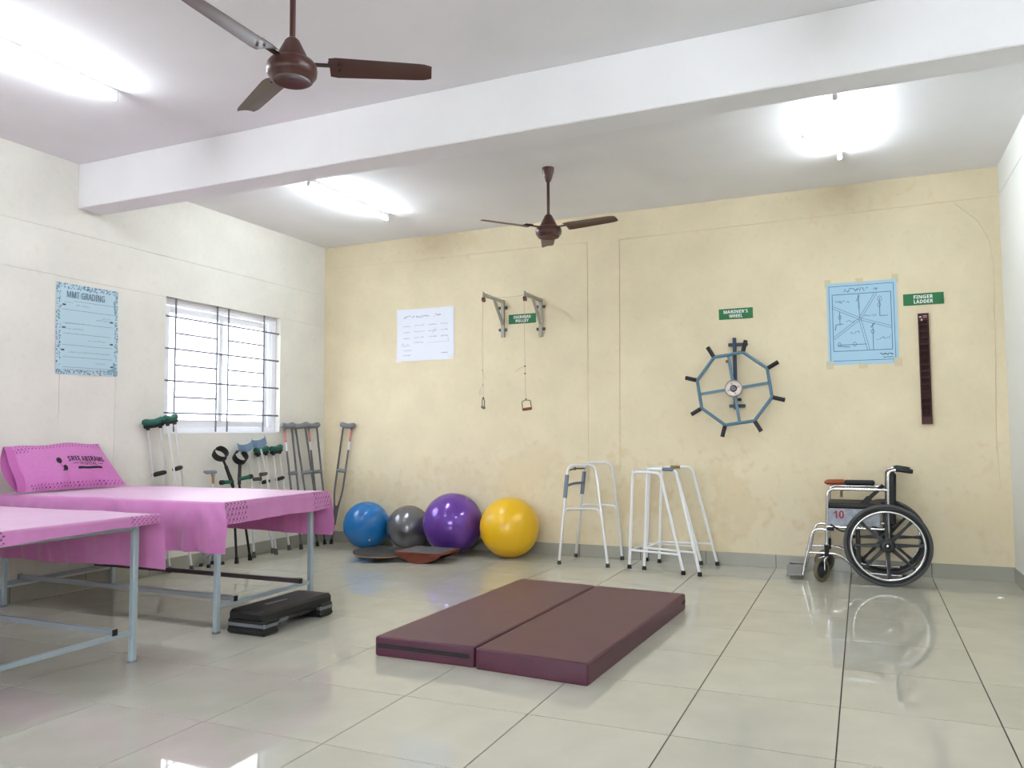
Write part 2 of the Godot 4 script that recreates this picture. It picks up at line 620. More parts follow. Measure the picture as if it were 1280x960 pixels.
func build_window() -> void:
	# opening z 0.74..2.235, y 1.1975..2.4025, frame set 6 cm into the wall
	var w := structure("window_1")
	var x := XL - 0.095
	var z0 := 0.74
	var z1 := 2.235
	var y0 := 1.1975
	var y1 := 2.4025
	var f := MB.new()
	f.box(Vector3(x, y1 - 0.03, (z0 + z1) / 2), Vector3(0.07, 0.06, z1 - z0), 0.003)
	f.box(Vector3(x, y0 + 0.03, (z0 + z1) / 2), Vector3(0.07, 0.06, z1 - z0), 0.003)
	f.box(Vector3(x, (y0 + y1) / 2, z0 + 0.03), Vector3(0.07, y1 - y0 - 0.12, 0.06), 0.003)
	f.box(Vector3(x, (y0 + y1) / 2, z1 - 0.03), Vector3(0.07, y1 - y0 - 0.12, 0.06), 0.003)
	for k in 3:
		f.box(Vector3(x - 0.024 + 0.022 * k, y0 + 0.066, (z0 + z1) / 2), Vector3(0.004, 0.012, z1 - z0 - 0.12))
		f.box(Vector3(x - 0.024 + 0.022 * k, (y0 + y1) / 2, z0 + 0.066), Vector3(0.004, y1 - y0 - 0.12, 0.012))
	part(w, "window_frame", f, M.upvc)
	var glass := mat(Color(0.95, 0.98, 1.0, 0.08), 0.02)
	glass.transparency = BaseMaterial3D.TRANSPARENCY_ALPHA
	var k := 0
	for q in [[1.475, 2.175, 0.012], [0.83, 1.535, -0.012]]:
		var s := MB.new()
		var a: float = q[0]
		var b: float = q[1]
		var xs: float = x + q[2]
		var ym := (y0 + y1) / 2
		var hh := y1 - y0 - 0.13
		for e in [a + 0.025, b - 0.025]:
			s.box(Vector3(xs, ym, e), Vector3(0.022, hh, 0.05), 0.002)
		for e in [ym - hh / 2 + 0.03, ym + hh / 2 - 0.03]:
			s.box(Vector3(xs, e, (a + b) / 2), Vector3(0.022, 0.06, b - a - 0.1), 0.002)
		var sash := part(w, "sash", s, M.upvc)
		var g := MB.new()
		g.box(Vector3(xs, ym, (a + b) / 2), Vector3(0.004, hh - 0.12, b - a - 0.1))
		part(sash, "pane", g, glass)
		k += 1
	# inner sill strip
	var sill := MB.new()
	sill.box(Vector3(XL - 0.028, y0 + 0.008, (z0 + z1) / 2), Vector3(0.060, 0.016, z1 - z0 - 0.002), 0.003)
	part(w, "window_sill", sill, M.upvc)
	# security grille just inside the opening
	var gx := XL - 0.03
	var gm := mat(Color(0.42, 0.42, 0.45), 0.6)
	for zz in [2.095, 1.598, 1.452, 0.955]:
		var g := MB.new()
		g.cyl(Vector3(gx, y0 + 0.016, zz), Vector3(gx, y1, zz), 0.008, 8)
		part(w, "grille_bar", g, gm)
	for r in 7:
		var yy := 2.235 - 0.1425 * r
		if r % 2 == 0:
			var g := MB.new()
			g.cyl(Vector3(gx + 0.008, yy, z0), Vector3(gx + 0.008, yy, z1), 0.0085, 8)
			part(w, "grille_bar", g, gm)
		else:
			for q in [[1.598, 2.095], [0.955, 1.452]]:
				var g := MB.new()
				g.cyl(Vector3(gx, yy, q[0]), Vector3(gx, yy, q[1]), 0.0085, 8)
				part(w, "grille_bar", g, gm)


	# two unseen windows behind the camera, placed to light the beam face and drape
	var n := 2
	for q in [[-4.7, -2.7], [-1.6, 0.4]]:
		var v := structure("window_%d" % n)
		var xm: float = (q[0] + q[1]) / 2
		var fr := MB.new()
		for yy in [0.88, 2.32]:
			fr.box(Vector3(xm, yy, ZF + 0.1), Vector3(q[1] - q[0], 0.06, 0.07), 0.003)
		for xx in [q[0] + 0.03, xm, q[1] - 0.03]:
			fr.box(Vector3(xx, 1.6, ZF + 0.1), Vector3(0.06, 1.38, 0.07), 0.003)
		part(v, "window_frame", fr, M.upvc)
		for xx in [q[0] + 0.515, q[1] - 0.515]:
			var g := MB.new()
			g.box(Vector3(xx, 1.6, ZF + 0.1), Vector3(0.91, 1.38, 0.004))
			part(v, "pane", g, glass)
		n += 1


	# yard ground, and a pale building added to dim the window's daylight
	var y := structure("yard_ground")
	var gm2 := MB.new()
	gm2.box(Vector3(XL - 2.0, -0.15, 1.5), Vector3(3.7, 0.1, 16), 0.0)
	part(y, "paving", gm2, mat(Color(0.75, 0.74, 0.70), 0.9))
	var nb := structure("added_building")
	nb.position = Vector3(XL - 3.9, -0.1, 1.5)
	var nw := MB.new()
	nw.box(Vector3(-0.1, 4.0, 0), Vector3(0.4, 8.0, 16), 0.01)
	part(nb, "wall", nw, mat(Color(0.95, 0.95, 0.94), 0.9))
	var nc := MB.new()
	nc.box(Vector3(-0.08, 8.06, 0), Vector3(0.5, 0.12, 16.1), 0.01)
	part(nb, "coping", nc, mat(Color(0.85, 0.84, 0.82), 0.9))


func tube_light(c: Vector3, label: String) -> void:
	var t := thing("tube_light", label, "tube light", Vector3(c.x, HC, c.z), 0, "fluorescent tubes on the ceiling")
	var b := MB.new()
	b.box(Vector3(0, -0.019, 0), Vector3(0.026, 0.038, 1.19), 0.004)
	part(t, "batten", b, M.white)
	for s in [-1.0, 1.0]:
		var e := MB.new()
		e.box(Vector3(0, -0.048, s * 0.590), Vector3(0.030, 0.05, 0.022), 0.005)
		part(t, "lamp_holder", e, M.white)
	var em := mat(Color(0.95, 0.97, 1.0), 0.3)
	em.emission_enabled = true
	em.emission = Color(0.93, 0.97, 1.0)
	em.emission_energy_multiplier = 90.0
	var g := MB.new()
	g.tube([Vector3(0, -0.056, -0.578), Vector3(0, -0.056, 0.578)], 0.014, 14)
	part(t, "lamp_tube", g, em)
	var l := AreaLight3D.new()
	l.name = "tube_glow"
	l.area_size = Vector2(0.028, 1.15)
	l.light_color = Color(0.93, 0.97, 1.0)
	l.light_energy = 0.15
	l.shadow_enabled = true
	l.area_range = 14
	l.area_attenuation = 2
	l.rotation_degrees = Vector3(-90, 0, 0)
	l.position = Vector3(0, -0.074, 0)
	t.add_child(l)


func fan(hub: Vector3, deg: float, label: String) -> void:
	var t := thing("ceiling_fan", label, "ceiling fan", Vector3(hub.x, hub.y, hub.z), 0, "ceiling fans")
	var top := HC - hub.y
	var c := MB.new()
	c.lathe([Vector2(0.016, top - 0.115), Vector2(0.026, top - 0.10), Vector2(0.048, top - 0.03), Vector2(0.050, top), Vector2(0, top)], 24)
	part(t, "canopy", c, M.brown)
	var r := MB.new()
	r.cyl(Vector3(0, 0.10, 0), Vector3(0, top - 0.06, 0), 0.0125, 14)
	part(t, "rod", r, M.brown)
	var k := MB.new()
	k.lathe([Vector2(0.070, 0.040), Vector2(0.066, 0.052), Vector2(0.030, 0.125), Vector2(0.014, 0.14), Vector2(0, 0.14)], 24, true)
	part(t, "motor_cover", k, M.brown)
	var m := MB.new()
	m.lathe([Vector2(0, -0.036), Vector2(0.04, -0.037), Vector2(0.066, -0.043), Vector2(0.074, -0.050), Vector2(0.080, -0.052), Vector2(0.086, -0.048), Vector2(0.089, -0.038), Vector2(0.096, -0.033), Vector2(0.103, -0.022), Vector2(0.105, -0.004), Vector2(0.102, 0.018), Vector2(0.090, 0.034), Vector2(0.0, 0.040)], 40, true)
	part(t, "motor", m, M.brown)
	for i in 3:
		var a := -deg_to_rad(deg + 120.0 * i)
		var node := Node3D.new()
		node.rotation.y = a
		var xf := Transform3D(Basis(Vector3.UP, a), Vector3.ZERO)
		var h := MB.new()
		h.xf = xf
		h.box(Vector3(0.125, 0.026, 0), Vector3(0.09, 0.006, 0.030), 0.002)
		h.box(Vector3(0.185, 0.030, 0), Vector3(0.07, 0.005, 0.055), 0.002)
		part(t, "blade_arm", h, M.brown_dark)
		# blade: pitched plate with cambered section
		var b := MB.new()
		b.xf = xf * Transform3D(Basis(Vector3.RIGHT, deg_to_rad(-12)), Vector3(0, 0.020, 0))
		var rows_t := []
		var rows_b := []
		for u in 15:
			var uu := u / 14.0
			var x := 0.155 + 0.432 * uu
			var w := lerpf(0.066, 0.052, uu)
			if u == 0:
				w = 0.058
			elif u == 14:
				w = 0.040
			elif u == 13:
				w = 0.0515
			var rt := []
			var rb := []
			for q in 7:
				var s := q / 6.0 * 2 - 1
				var y := 0.006 * (1 - s * s)
				rt.append(Vector3(x, y - 0.003, s * w))
				rb.append(Vector3(x, y - 0.0045, s * w))
			rows_t.append(rt)
			rows_b.append(rb)
		b.surf(rows_t, false, true)
		b.surf(rows_b, false, false)
		var bl := part(t, "blade", b, M.brown)
		for s in [-0.018, 0.018]:
			var sc := MB.new()
			sc.xf = b.xf
			sc.ball(Vector3(0.195, -0.004, s), 0.006, 8, 0.6)
			part(bl, "screw", sc, M.brown_dark)


func bed(p0: Vector3, p1: Vector3, top: float, rect: Rect2, label: String, sheet_label: String) -> void:
	var t := thing("examination_bed", label, "bed", Vector3((p0.x + p1.x) / 2, 0, (p0.z + p1.z) / 2), 0, "steel beds")
	var o := t.position
	for x in [p0.x, p1.x]:
		for z in [p0.z, p1.z]:
			var l := MB.new()
			l.box(Vector3(x, (top - 0.04) / 2, z) - o, Vector3(0.033, top - 0.04, 0.033), 0.005)
			var leg := part(t, "leg", l, M.steel_blue)
			var sh := MB.new()
			sh.box(Vector3(x, 0.006, z) - o, Vector3(0.037, 0.012, 0.037), 0.003)
			part(leg, "foot_cap", sh, M.grey_plastic)
	for x in [p0.x, p1.x]:
		var e := MB.new()
		e.box(Vector3(x, 0.155, (p0.z + p1.z) / 2) - o, Vector3(0.024, 0.026, p1.z - p0.z - 0.033), 0.003)
		part(t, "end_stretcher", e, M.steel_blue)
	var zi := 0
	for z in [p0.z + 0.13, p1.z - 0.13]:
		var r := MB.new()
		r.box(Vector3((p0.x + p1.x) / 2, 0.183, z) - o, Vector3(p1.x - p0.x + 0.05, 0.030, 0.026), 0.002)
		var rail := part(t, "rail", r, M.rail_brown if zi == 0 and p0.z < 4 else M.rail_grey)
		for x in [p0.x - 0.026, p1.x + 0.026]:
			var cp := MB.new()
			cp.box(Vector3(x, 0.183, z) - o, Vector3(0.005, 0.032, 0.028))
			part(rail, "end_cap", cp, M.black)
		zi += 1
	var fr := MB.new()
	for x in [p0.x, p1.x]:
		fr.box(Vector3(x, top - 0.055, (p0.z + p1.z) / 2) - o, Vector3(0.03, 0.04, p1.z - p0.z - 0.033), 0.003)
	for z in [p0.z, p1.z]:
		fr.box(Vector3((p0.x + p1.x) / 2, top - 0.055, z) - o, Vector3(p1.x - p0.x - 0.033, 0.04, 0.03), 0.003)
	part(t, "top_frame", fr, M.steel_blue)
	var tp := MB.new()
	tp.box(Vector3(rect.get_center().x, top - 0.022, rect.get_center().y) - o, Vector3(rect.size.x - 0.02, 0.036, rect.size.y - 0.02), 0.008)
	part(t, "board", tp, M.rail_grey)
	sheet(rect, top, sheet_label)


func sheet(rect: Rect2, top: float, label: String) -> void:
	if not M.has("sheet"):
		M.sheet = mat(Color(1, 1, 1), 0.42)
		var im := Image.create(1024, 1024, false, Image.FORMAT_RGB8)
		var f := FastNoiseLite.new()
		f.seed = 4
		f.frequency = 0.02
		for y in 1024:
			for x in 1024:
				var g := 1.0 + 0.025 * f.get_noise_2d(x, y * 0.4)
				im.set_pixel(x, y, Color(0.81 * g, 0.515 * g, 0.745 * g))
		# printed squares of small motifs along the foot border (v near 1) and corners
		for q in [[0.186, 0.30], [0.70, 0.814]]:
			motif(im, Rect2(q[0] * 1024, 0.925 * 1024, (q[1] - q[0]) * 1024, 0.075 * 1024))
		M.sheet.albedo_texture = ImageTexture.create_from_image(im)
		M.sheet.backlight_enabled = true
		M.sheet.backlight = Color(0.46, 0.05, 0.27)
		M.sheet.rim_enabled = true
		M.sheet.rim = 0.75
		M.sheet.rim_tint = 0.1
	var t := thing("bed_sheet", label, "bed sheet", Vector3(rect.get_center().x, top, rect.get_center().y), 0, "pink bed sheets")
	var f := FastNoiseLite.new()
	f.seed = int(rect.position.y * 100)
	f.frequency = 1.3
	f.fractal_octaves = 3
	var mb := MB.new()
	var c := rect.get_center()
	var hx := rect.size.x / 2
	var hz := rect.size.y / 2
	var drop := 0.285
	var total := 2 * (hz + drop)
	# cross-section: near hem, up, over, down to the far hem
	var sec := []
	for k in 11:
		sec.append([hz + 0.012, -drop * (1 - k / 10.0) - 0.012, 1.0 - k / 10.0])
	sec.append([hz + 0.009, -0.004, 0.0])
	sec.append([hz + 0.002, 0.004, 0.0])
	for k in 25:
		sec.append([hz - 0.012 - (2 * hz - 0.024) * k / 24.0, 0.006, 0.0])
	sec.append([-hz - 0.002, 0.004, 0.0])
	sec.append([-hz - 0.009, -0.004, 0.0])
	for k in 11:
		sec.append([-hz - 0.012, -drop * (k / 10.0) - 0.012, k / 10.0])
	var N := 110
	var rows := []
	var uvs := []
	for i in N + 1:
		var u := float(i) / N
		var x := -hx + 2 * hx * u
		var row := []
		var ur := []
		var run := 0.0
		for j in sec.size():
			var q: Array = sec[j]
			if j > 0:
				run += Vector2(q[0], q[1]).distance_to(Vector2(sec[j - 1][0], sec[j - 1][1]))
			var d: float = q[2]
			var p := Vector3(x, q[1], q[0])
			var side := signf(q[0])
			if d > 0:
				var cr := f.get_noise_2d(x * 4.5 + q[1] * 0.8, side * 4.0)
				var wv := -0.030 * sqrt(cr * cr + 0.02) * 1.6 + 0.018 * sin(x * 27.0 + f.get_noise_2d(x, 3.0) * 7.0) + 0.016 * f.get_noise_2d(x * 2.0, q[1] * 1.2)
				p.z += side * (d * (0.022 + wv * (1.0 if rect.position.y < 4 and side > 0 else 0.4)) + 0.010 * f.get_noise_2d(x * 5, q[1] * 5))
				p.y += d * 0.020 * f.get_noise_2d(x * 0.7, side * 9.0)
				p.x += d * d * 0.02 * u
				# loose corner folds out at the foot
				p.x += 0.022 * sin(d * PI) * smoothstep(0.93, 1.0, u)
			else:
				p.y += maxf(0.0, 0.006 * f.get_noise_2d(x * 1.2, q[0] * 3.0)) + 0.0012 * f.get_noise_2d(x * 6, q[0] * 6)
			row.append(p)
			ur.append(Vector2(run / total, u * 0.93))
		rows.append(row)
		uvs.append(ur)
	mb.surf(rows, false, true, uvs)
	part(t, "cloth", mb, M.sheet)
	# short border folded down over the foot end
	var fd := MB.new()
	var fr := []
	var fu := []
	var fdrop := 0.135 if rect.position.y < 4 else 0.062
	for i in 9:
		var d := i / 8.0
		var row := []
		var ur := []
		for j in 33:
			var s := j / 32.0
			var z := (hz + 0.010) * (1 - 2 * s)
			row.append(Vector3(hx - 0.010 + 0.018 * sin(minf(d * 8, 1.0) * PI / 2) + d * 0.016 * f.get_noise_2d(z * 3, 5), 0.0078 - d * fdrop * (1.0 - 0.12 * s) + d * 0.012 * f.get_noise_2d(z * 1.5, 1), z))
			ur.append(Vector2((drop + hz * 2 * s) / total, 0.93 + 0.07 * d))
		fr.append(row)
		fu.append(ur)
	fd.surf(fr, false, true, fu)
	part(t, "foot_border", fd, M.sheet)


func motif(im: Image, r: Rect2, k := 1.0) -> void:
	var y := r.position.y + 8
	var odd := 0
	while y < r.end.y - 6:
		var x := r.position.x + 4 + (7 if odd % 2 else 0)
		while x < r.end.x - 4:
			var c := Color(0.36, 0.12, 0.32) if rng.randf() < 0.4 else Color(0.55, 0.25, 0.50)
			im.fill_rect(Rect2i(int(x), int(y), int(7 * k), int(8 * k)), c)
			im.fill_rect(Rect2i(int(x - 5 * k), int(y + 9 * k), int(5 * k), int(5 * k)), Color(0.60, 0.30, 0.56))
			x += 19 * k
		y += 17 * k
		odd += 1


# point on the pillow face: s 0 (near end) .. 1 (far end), t 0 (bottom) .. 1 (top); side 1 front, -1 back
func pillow_at(s: float, t: float, side: float) -> Vector3:
	var z := lerpf(3.645, 2.945, s)
	var bulge := 0.055 * pow(maxf(0.0, sin(PI * clampf(s * 0.93 + 0.07, 0, 1))), 0.55) * pow(maxf(0.0, sin(PI * clampf(t, 0, 1))), 0.6)
	var lo := Vector3(-5.155, 0.798, 0)
	var hi := Vector3(-5.325, 1.105, 0)
	var p := lo.lerp(hi, t)
	p.z = z
	var up := (hi - lo).normalized()
	var nn := Vector3(-up.y, up.x, 0) * -1.0
	p += nn * bulge * side
	# far top corner rises, near bottom corner puckers
	p.y += 0.018 * s * t + 0.010 * sin(PI * s) * t
	p.z -= 0.13 * pow(1 - t, 1.6) * pow(s, 3.0) - 0.01 * sin(t * PI) * (1 - s)
	p.y += 0.006 * sin(s * 11.0 + 1.0) * t * t
	p.z += 0.008 * sin(t * 8.0) * (s - 0.5)
	p.x += 0.012 * sin(s * 23.0) * pow(1 - t, 3)
	p += nn * side * (0.010 * sin(s * 17 + t * 9) * (1 - t) * t + 0.010 * sin(s * 31 + 2.0) * pow(1 - t, 2) * t * 3)
	return p


func pillow() -> void:
	var t := thing("pillow", "pink printed pillow leaning against the wall at the head of the far bed", "pillow", Vector3(-5.2, 0.79, 3.3))
	var o := t.position
	var pm: StandardMaterial3D = mat(Color(1, 1, 1), 0.6)
	var im := Image.create(768, 448, false, Image.FORMAT_RGB8)
	var f := FastNoiseLite.new()
	f.frequency = 0.03
	for y in 448:
		for x in 768:
			var g := 1.0 + 0.03 * f.get_noise_2d(x, y)
			im.set_pixel(x, y, Color(0.76 * g, 0.45 * g, 0.69 * g))
	motif(im, Rect2(20, 4, 740, 52), 1.5)
	motif(im, Rect2(40, 388, 720, 60), 1.5)
	motif(im, Rect2(4, 40, 110, 60), 1.5)
	pm.albedo_texture = ImageTexture.create_from_image(im)
	pm.backlight_enabled = true
	pm.backlight = Color(0.2, 0.06, 0.14)
	var mb := MB.new()
	for side in [1.0, -1.0]:
		var rows := []
		var uvs := []
		for i in 29:
			var row := []
			var ur := []
			for j in 17:
				row.append(pillow_at(i / 28.0, j / 16.0, side) - o)
				ur.append(Vector2(i / 28.0, 1.0 - j / 16.0))
			rows.append(row)
			uvs.append(ur)
		mb.surf(rows, false, side > 0, uvs)
	part(t, "pillow_case", mb, pm)
	# open end of the case: a flap standing off the near end
	var fl := MB.new()
	for side in [1.0, -1.0]:
		var rows := []
		for i in 5:
			var row := []
			for j in 13:
				var q := pillow_at(0, j / 12.0, side)
				q.z += i * 0.014
				q.x += side * 0.012 * sin(PI * j / 12.0) * (1 - i * 0.18) - (0.01 if side < 0 else 0.0) * sin(PI * j / 12.0) * i
				row.append(q - o)
			rows.append(row)
		fl.surf(rows, false, side < 0)
	part(t, "case_flap", fl, mat(Color(0.70, 0.36, 0.62), 0.65))
	# lettering laid on the curved face
	var words := [["SREE ABIRAMI", 0.040, 0.285, 0.71, 0.585, true], ["HOSPITAL", 0.023, 0.135, 0.71, 0.478, false]]
	for w in words:
		var tm := text_mesh(w[0], w[1], w[5], 0.001)
		var arr := tm.get_mesh_arrays()
		var vs: PackedVector3Array = arr[Mesh.ARRAY_VERTEX]
		var bb := tm.get_aabb()
		var k: float = w[2] / bb.size.x
		var lm := MB.new()
		var idx = arr[Mesh.ARRAY_INDEX]
		for i in vs.size():
			var q := vs[i] - bb.get_center()
			var s: float = w[3] + q.x * k / 0.70
			var tt: float = w[4] + q.y / 0.35
			var p := pillow_at(s, tt, 1.0)
			lm.add(p + Vector3(0.87, 0.48, 0) * (0.0015 + 0.0005 * signf(q.z)) - o, Vector3(0.87, 0.48, 0))
		if idx == null or idx.size() == 0:
			lm.ix = PackedInt32Array(range(vs.size()))
		else:
			lm.ix = idx
		part(t, "lettering", lm, M.ink)
	var pr := MB.new()
	print_strip(pr, [[0.575, 0.375], [0.85, 0.395]], 0.018, o)
	print_strip(pr, [[0.54, 0.475], [0.60, 0.476]], 0.004, o)
	print_strip(pr, [[0.82, 0.478], [0.88, 0.48]], 0.004, o)
	part(t, "underline_print", pr, M.ink)
	var lg := MB.new()
	for q in [[0.405, 0.56, 0.024], [0.455, 0.40, 0.021]]:
		var pts := []
		for i in 16:
			var a := TAU * i / 16
			pts.append(pillow_at(q[0] + q[2] * cos(a) / 0.7 * 0.85, q[1] + q[2] * sin(a) / 0.35, 1.0) + Vector3(0.87, 0.48, 0) * 0.0018 - o)
		lg.face(pts, Vector3(0.87, 0.48, 0))
	print_strip(lg, [[0.40, 0.53], [0.415, 0.44], [0.43, 0.42]], 0.006, o)
	print_strip(lg, [[0.415, 0.345], [0.455, 0.37]], 0.010, o)
	part(t, "emblem_print", lg, M.ink)


func print_strip(mb: MB, pts: Array, w: float, o: Vector3) -> void:
	var lo := []
	var hi := []
	for i in pts.size() - 1:
		for k in 9:
			var s := lerpf(pts[i][0], pts[i + 1][0], k / 8.0)
			var t := lerpf(pts[i][1], pts[i + 1][1], k / 8.0)
			var up := Vector3(0.87, 0.48, 0) * 0.0018
			lo.append(pillow_at(s, t - w / 0.70, 1.0) + up - o)
			hi.append(pillow_at(s, t + w / 0.70, 1.0) + up - o)
	mb.surf([lo, hi], false, false)


func soft_block(mb: MB, c: Array, h: float, r: float) -> void:
	# c: four floor corners in order; rounded slab of height h
	var cen: Vector3 = (c[0] + c[1] + c[2] + c[3]) / 4
	var rows := []
	for q in [[0.0, 0.0, 0.0], [r, 0.004, 0.0], [0.0, r * 0.6, 1.0], [0.0, h - r, 1.0], [r * 0.3, h - r * 0.3, 1.0], [r, h, 1.0]]:
		var row := []
		for i in 4:
			var p: Vector3 = c[i]
			var a: Vector3 = (c[(i + 3) % 4] - p).normalized()
			var b: Vector3 = (c[(i + 1) % 4] - p).normalized()
			var inset: float = q[0] if q[2] > 0 else r * 0.3
			var base := p + (a + b) * inset
			for k in 5:
				var t := k / 4.0
				var s := base + a * r * (1 - t) * (1 - t) + b * r * t * t
				row.append(Vector3(s.x, q[1], s.z))
		rows.append(row)
	rows.pop_front()
	rows[0] = rows[0].map(func(p): return Vector3(p.x, 0.0, p.z))
	mb.surf(rows, true, false)
	var top := []
	for p in rows[-1]:
		top.append(p)
	mb.face(top, Vector3.UP)
	# slightly domed top over the rim
	var bot := []
	for p in rows[0]:
		bot.append(p)
	mb.face(bot, Vector3.DOWN)


func mats() -> void:
	var vinyl := mat(Color(1, 1, 1), 0.4)
	vinyl.albedo_texture = noise_tex(0.012, Color(0.285, 0.10, 0.175), Color(0.31, 0.115, 0.185), 256, 71)
	vinyl.uv1_triplanar = true
	var seam := mat(Color(0.05, 0.04, 0.07), 0.6)
	var data := [[[Vector3(-2.297, 0, 3.652), Vector3(-1.702, 0, 3.652), Vector3(-1.640, 0, 1.86), Vector3(-2.238, 0, 1.80)], "maroon foam mat with a dark zip along its front edge, left one of the pair"], [[Vector3(-1.692, 0, 3.668), Vector3(-1.082, 0, 3.712), Vector3(-0.996, 0, 1.905), Vector3(-1.632, 0, 1.86)], "maroon foam mat without a zip in front, right one of the pair"]]
	for d in data:
		var c: Array = d[0]
		var cen: Vector3 = (c[0] + c[1] + c[2] + c[3]) / 4
		var t := thing("foam_mat", d[1], "mat", cen, 0, "maroon foam mats on the floor")
		var mb := MB.new()
		mb.at(Vector3.ZERO)
		var loc := c.map(func(p): return p - cen)
		soft_block(mb, loc, 0.104, 0.014)
		part(t, "cover", mb, vinyl)
		var z := MB.new()
		var left: bool = c[0].x < -2
		var a: Vector3 = loc[0] if left else loc[2]
		var b: Vector3 = loc[1] if left else loc[1]
		var dir := (b - a).normalized()
		var out := dir.cross(Vector3.UP) * (-1.0 if left else 1.0)
		if out.dot((a + b) / 2) < 0:
			out = -out
		var e: Vector3 = b - dir * 0.03 if left else a + dir * 0.09
		var st := a + dir * 0.016
		var up := Vector3(0, 0.011, 0)
		var mid := Vector3(0, 0.055, 0)
		z.face([st + mid - up + out * 0.0015, e + mid - up + out * 0.0015, e + mid + up + out * 0.0015, st + mid + up + out * 0.0015], out)
		z.tube([st + mid + out * 0.002, e + mid + out * 0.002], 0.003, 6)
		part(t, "zip", z, seam)
		# welt along the top rim
		var w := MB.new()
		var rim := []
		for i in 4:
			var p: Vector3 = loc[i]
			var aa: Vector3 = (loc[(i + 3) % 4] - p).normalized()
			var bb: Vector3 = (loc[(i + 1) % 4] - p).normalized()
			for k in 5:
				var q := k / 4.0
				var s := p + (aa + bb) * 0.003 + aa * 0.014 * (1 - q) * (1 - q) + bb * 0.014 * q * q
				rim.append(Vector3(s.x, 0.097, s.z))
		w.tube(rim, 0.0022, 6, true)
		part(t, "piping", w, vinyl)


func step_bench() -> void:
	var t := thing("aerobic_step", "black aerobic step with grey side bands beside the far bed leg", "step bench", Vector3(-3.245, 0, 3.262))
	var shell := mat(Color(0.04, 0.04, 0.045), 0.42)
	var topm := mat(Color(0.085, 0.075, 0.08), 0.5)
	var band := mat(Color(0.42, 0.43, 0.45), 0.45)
	var W := 0.285
	var L := 0.655
	# deck body
	var d := MB.new()
	d.box(Vector3(0, 0.107, 0), Vector3(W - 0.012, 0.066, L), 0.016)
	var deck := part(t, "deck", d, shell)
	var tm := MB.new()
	tm.box(Vector3(0, 0.140, 0), Vector3(W - 0.05, 0.005, L - 0.05), 0.002)
	part(deck, "tread", tm, topm)
	var fl := MB.new()
	fl.prism(PackedVector2Array([Vector2(-0.022, -0.09), Vector2(0.016, -0.10), Vector2(0.026, 0.08), Vector2(-0.002, 0.10)]), 0.001)
	var flm := part(deck, "deck_print", fl, band)
	flm.transform = Transform3D(Basis(Vector3.RIGHT, -PI / 2), Vector3(-0.01, 0.1433, 0.05))
	for s in [-1.0, 1.0]:
		var f := MB.new()
		f.box(Vector3(0, 0.046, s * (L / 2 - 0.062)), Vector3(W, 0.092, 0.125), 0.012)
		var foot := part(t, "foot", f, shell)
		var b := MB.new()
		b.box(Vector3(0, 0.058, s * (L / 2 - 0.062)), Vector3(W + 0.003, 0.036, 0.128), 0.010)
		part(foot, "grey_band", b, band)
		var bl := MB.new()
		bl.box(Vector3(0, 0.02, s * (L / 2 - 0.062)), Vector3(W + 0.004, 0.030, 0.13), 0.010)
		part(foot, "rubber_base", bl, M.rubber)
	var under := MB.new()
	under.box(Vector3(0, 0.066, 0), Vector3(W - 0.05, 0.036, L - 0.26), 0.01)
	part(t, "underside_rib", under, shell)
	var lg := MB.new()
	lg.prism(PackedVector2Array([Vector2(-0.05, -0.012), Vector2(0.035, -0.014), Vector2(0.05, 0.010), Vector2(-0.03, 0.012)]), 0.001)
	var lo := part(t, "side_print", lg, band)
	lo.transform = Transform3D(Basis(Vector3.UP, PI / 2), Vector3(W / 2 - 0.024, 0.066, 0.13))


func exercise_ball(c: Vector3, r: float, m: Material, label: String, ribs: bool) -> void:
	var t := thing("exercise_ball", label, "ball", Vector3(c.x, 0, c.z), 0, "exercise balls along the back wall")
	var mb := MB.new()
	var k := 96
	var rows := []
	for i in k / 2 + 1:
		var th := PI * i / (k / 2) - PI / 2
		var row := []
		for j in k:
			var a := TAU * j / k
			var rr := r
			if ribs:
				rr += 0.0009 * sin(th * 60.0) * smoothstep(1.3, 0.9, absf(th))
			row.append(Vector3(cos(th) * cos(a), sin(th), cos(th) * sin(a)) * rr)
		rows.append(row)
	mb.xf = Transform3D(Basis.from_euler(Vector3(0.5, 0.3, 0.4)), Vector3(0, r, 0))
	mb.surf(rows, true)
	part(t, "ball_skin", mb, m)
	var p := MB.new()
	p.xf = Transform3D(Basis.from_euler(Vector3(2.15, 0.75, 0) if c.x < -4.5 else Vector3(-2.4, 0.3, 0.4)), Vector3(0, r, 0))
	p.lathe([Vector2(0.013, r - 0.003), Vector2(0.012, r + 0.001), Vector2(0.0, r + 0.0015)], 16)
	part(t, "valve", p, M.white_ink)


func balls() -> void:
	var blue := mat(Color(0.0, 0.425, 0.70), 0.2)
	var gray := mat(Color(0.47, 0.47, 0.48), 0.22, 0.6)
	var purple := mat(Color(0.41, 0.24, 0.62), 0.17, 0.3)
	var yellow := mat(Color(0.90, 0.71, 0.0), 0.32)
	for m in [blue, purple, yellow]:
		m.metallic_specular = 0.6
	exercise_ball(Vector3(-4.63, 0, 0.31), 0.240, blue, "blue exercise ball at the left end of the row of balls", true)
	exercise_ball(Vector3(-4.165, 0, 0.238), 0.225, gray, "silver grey exercise ball between the blue and purple balls", false)
	exercise_ball(Vector3(-3.613, 0, 0.312), 0.298, purple, "shiny purple exercise ball, the largest of the row", false)
	exercise_ball(Vector3(-3.0, 0, 0.31), 0.284, yellow, "yellow exercise ball at the right end of the row", true)


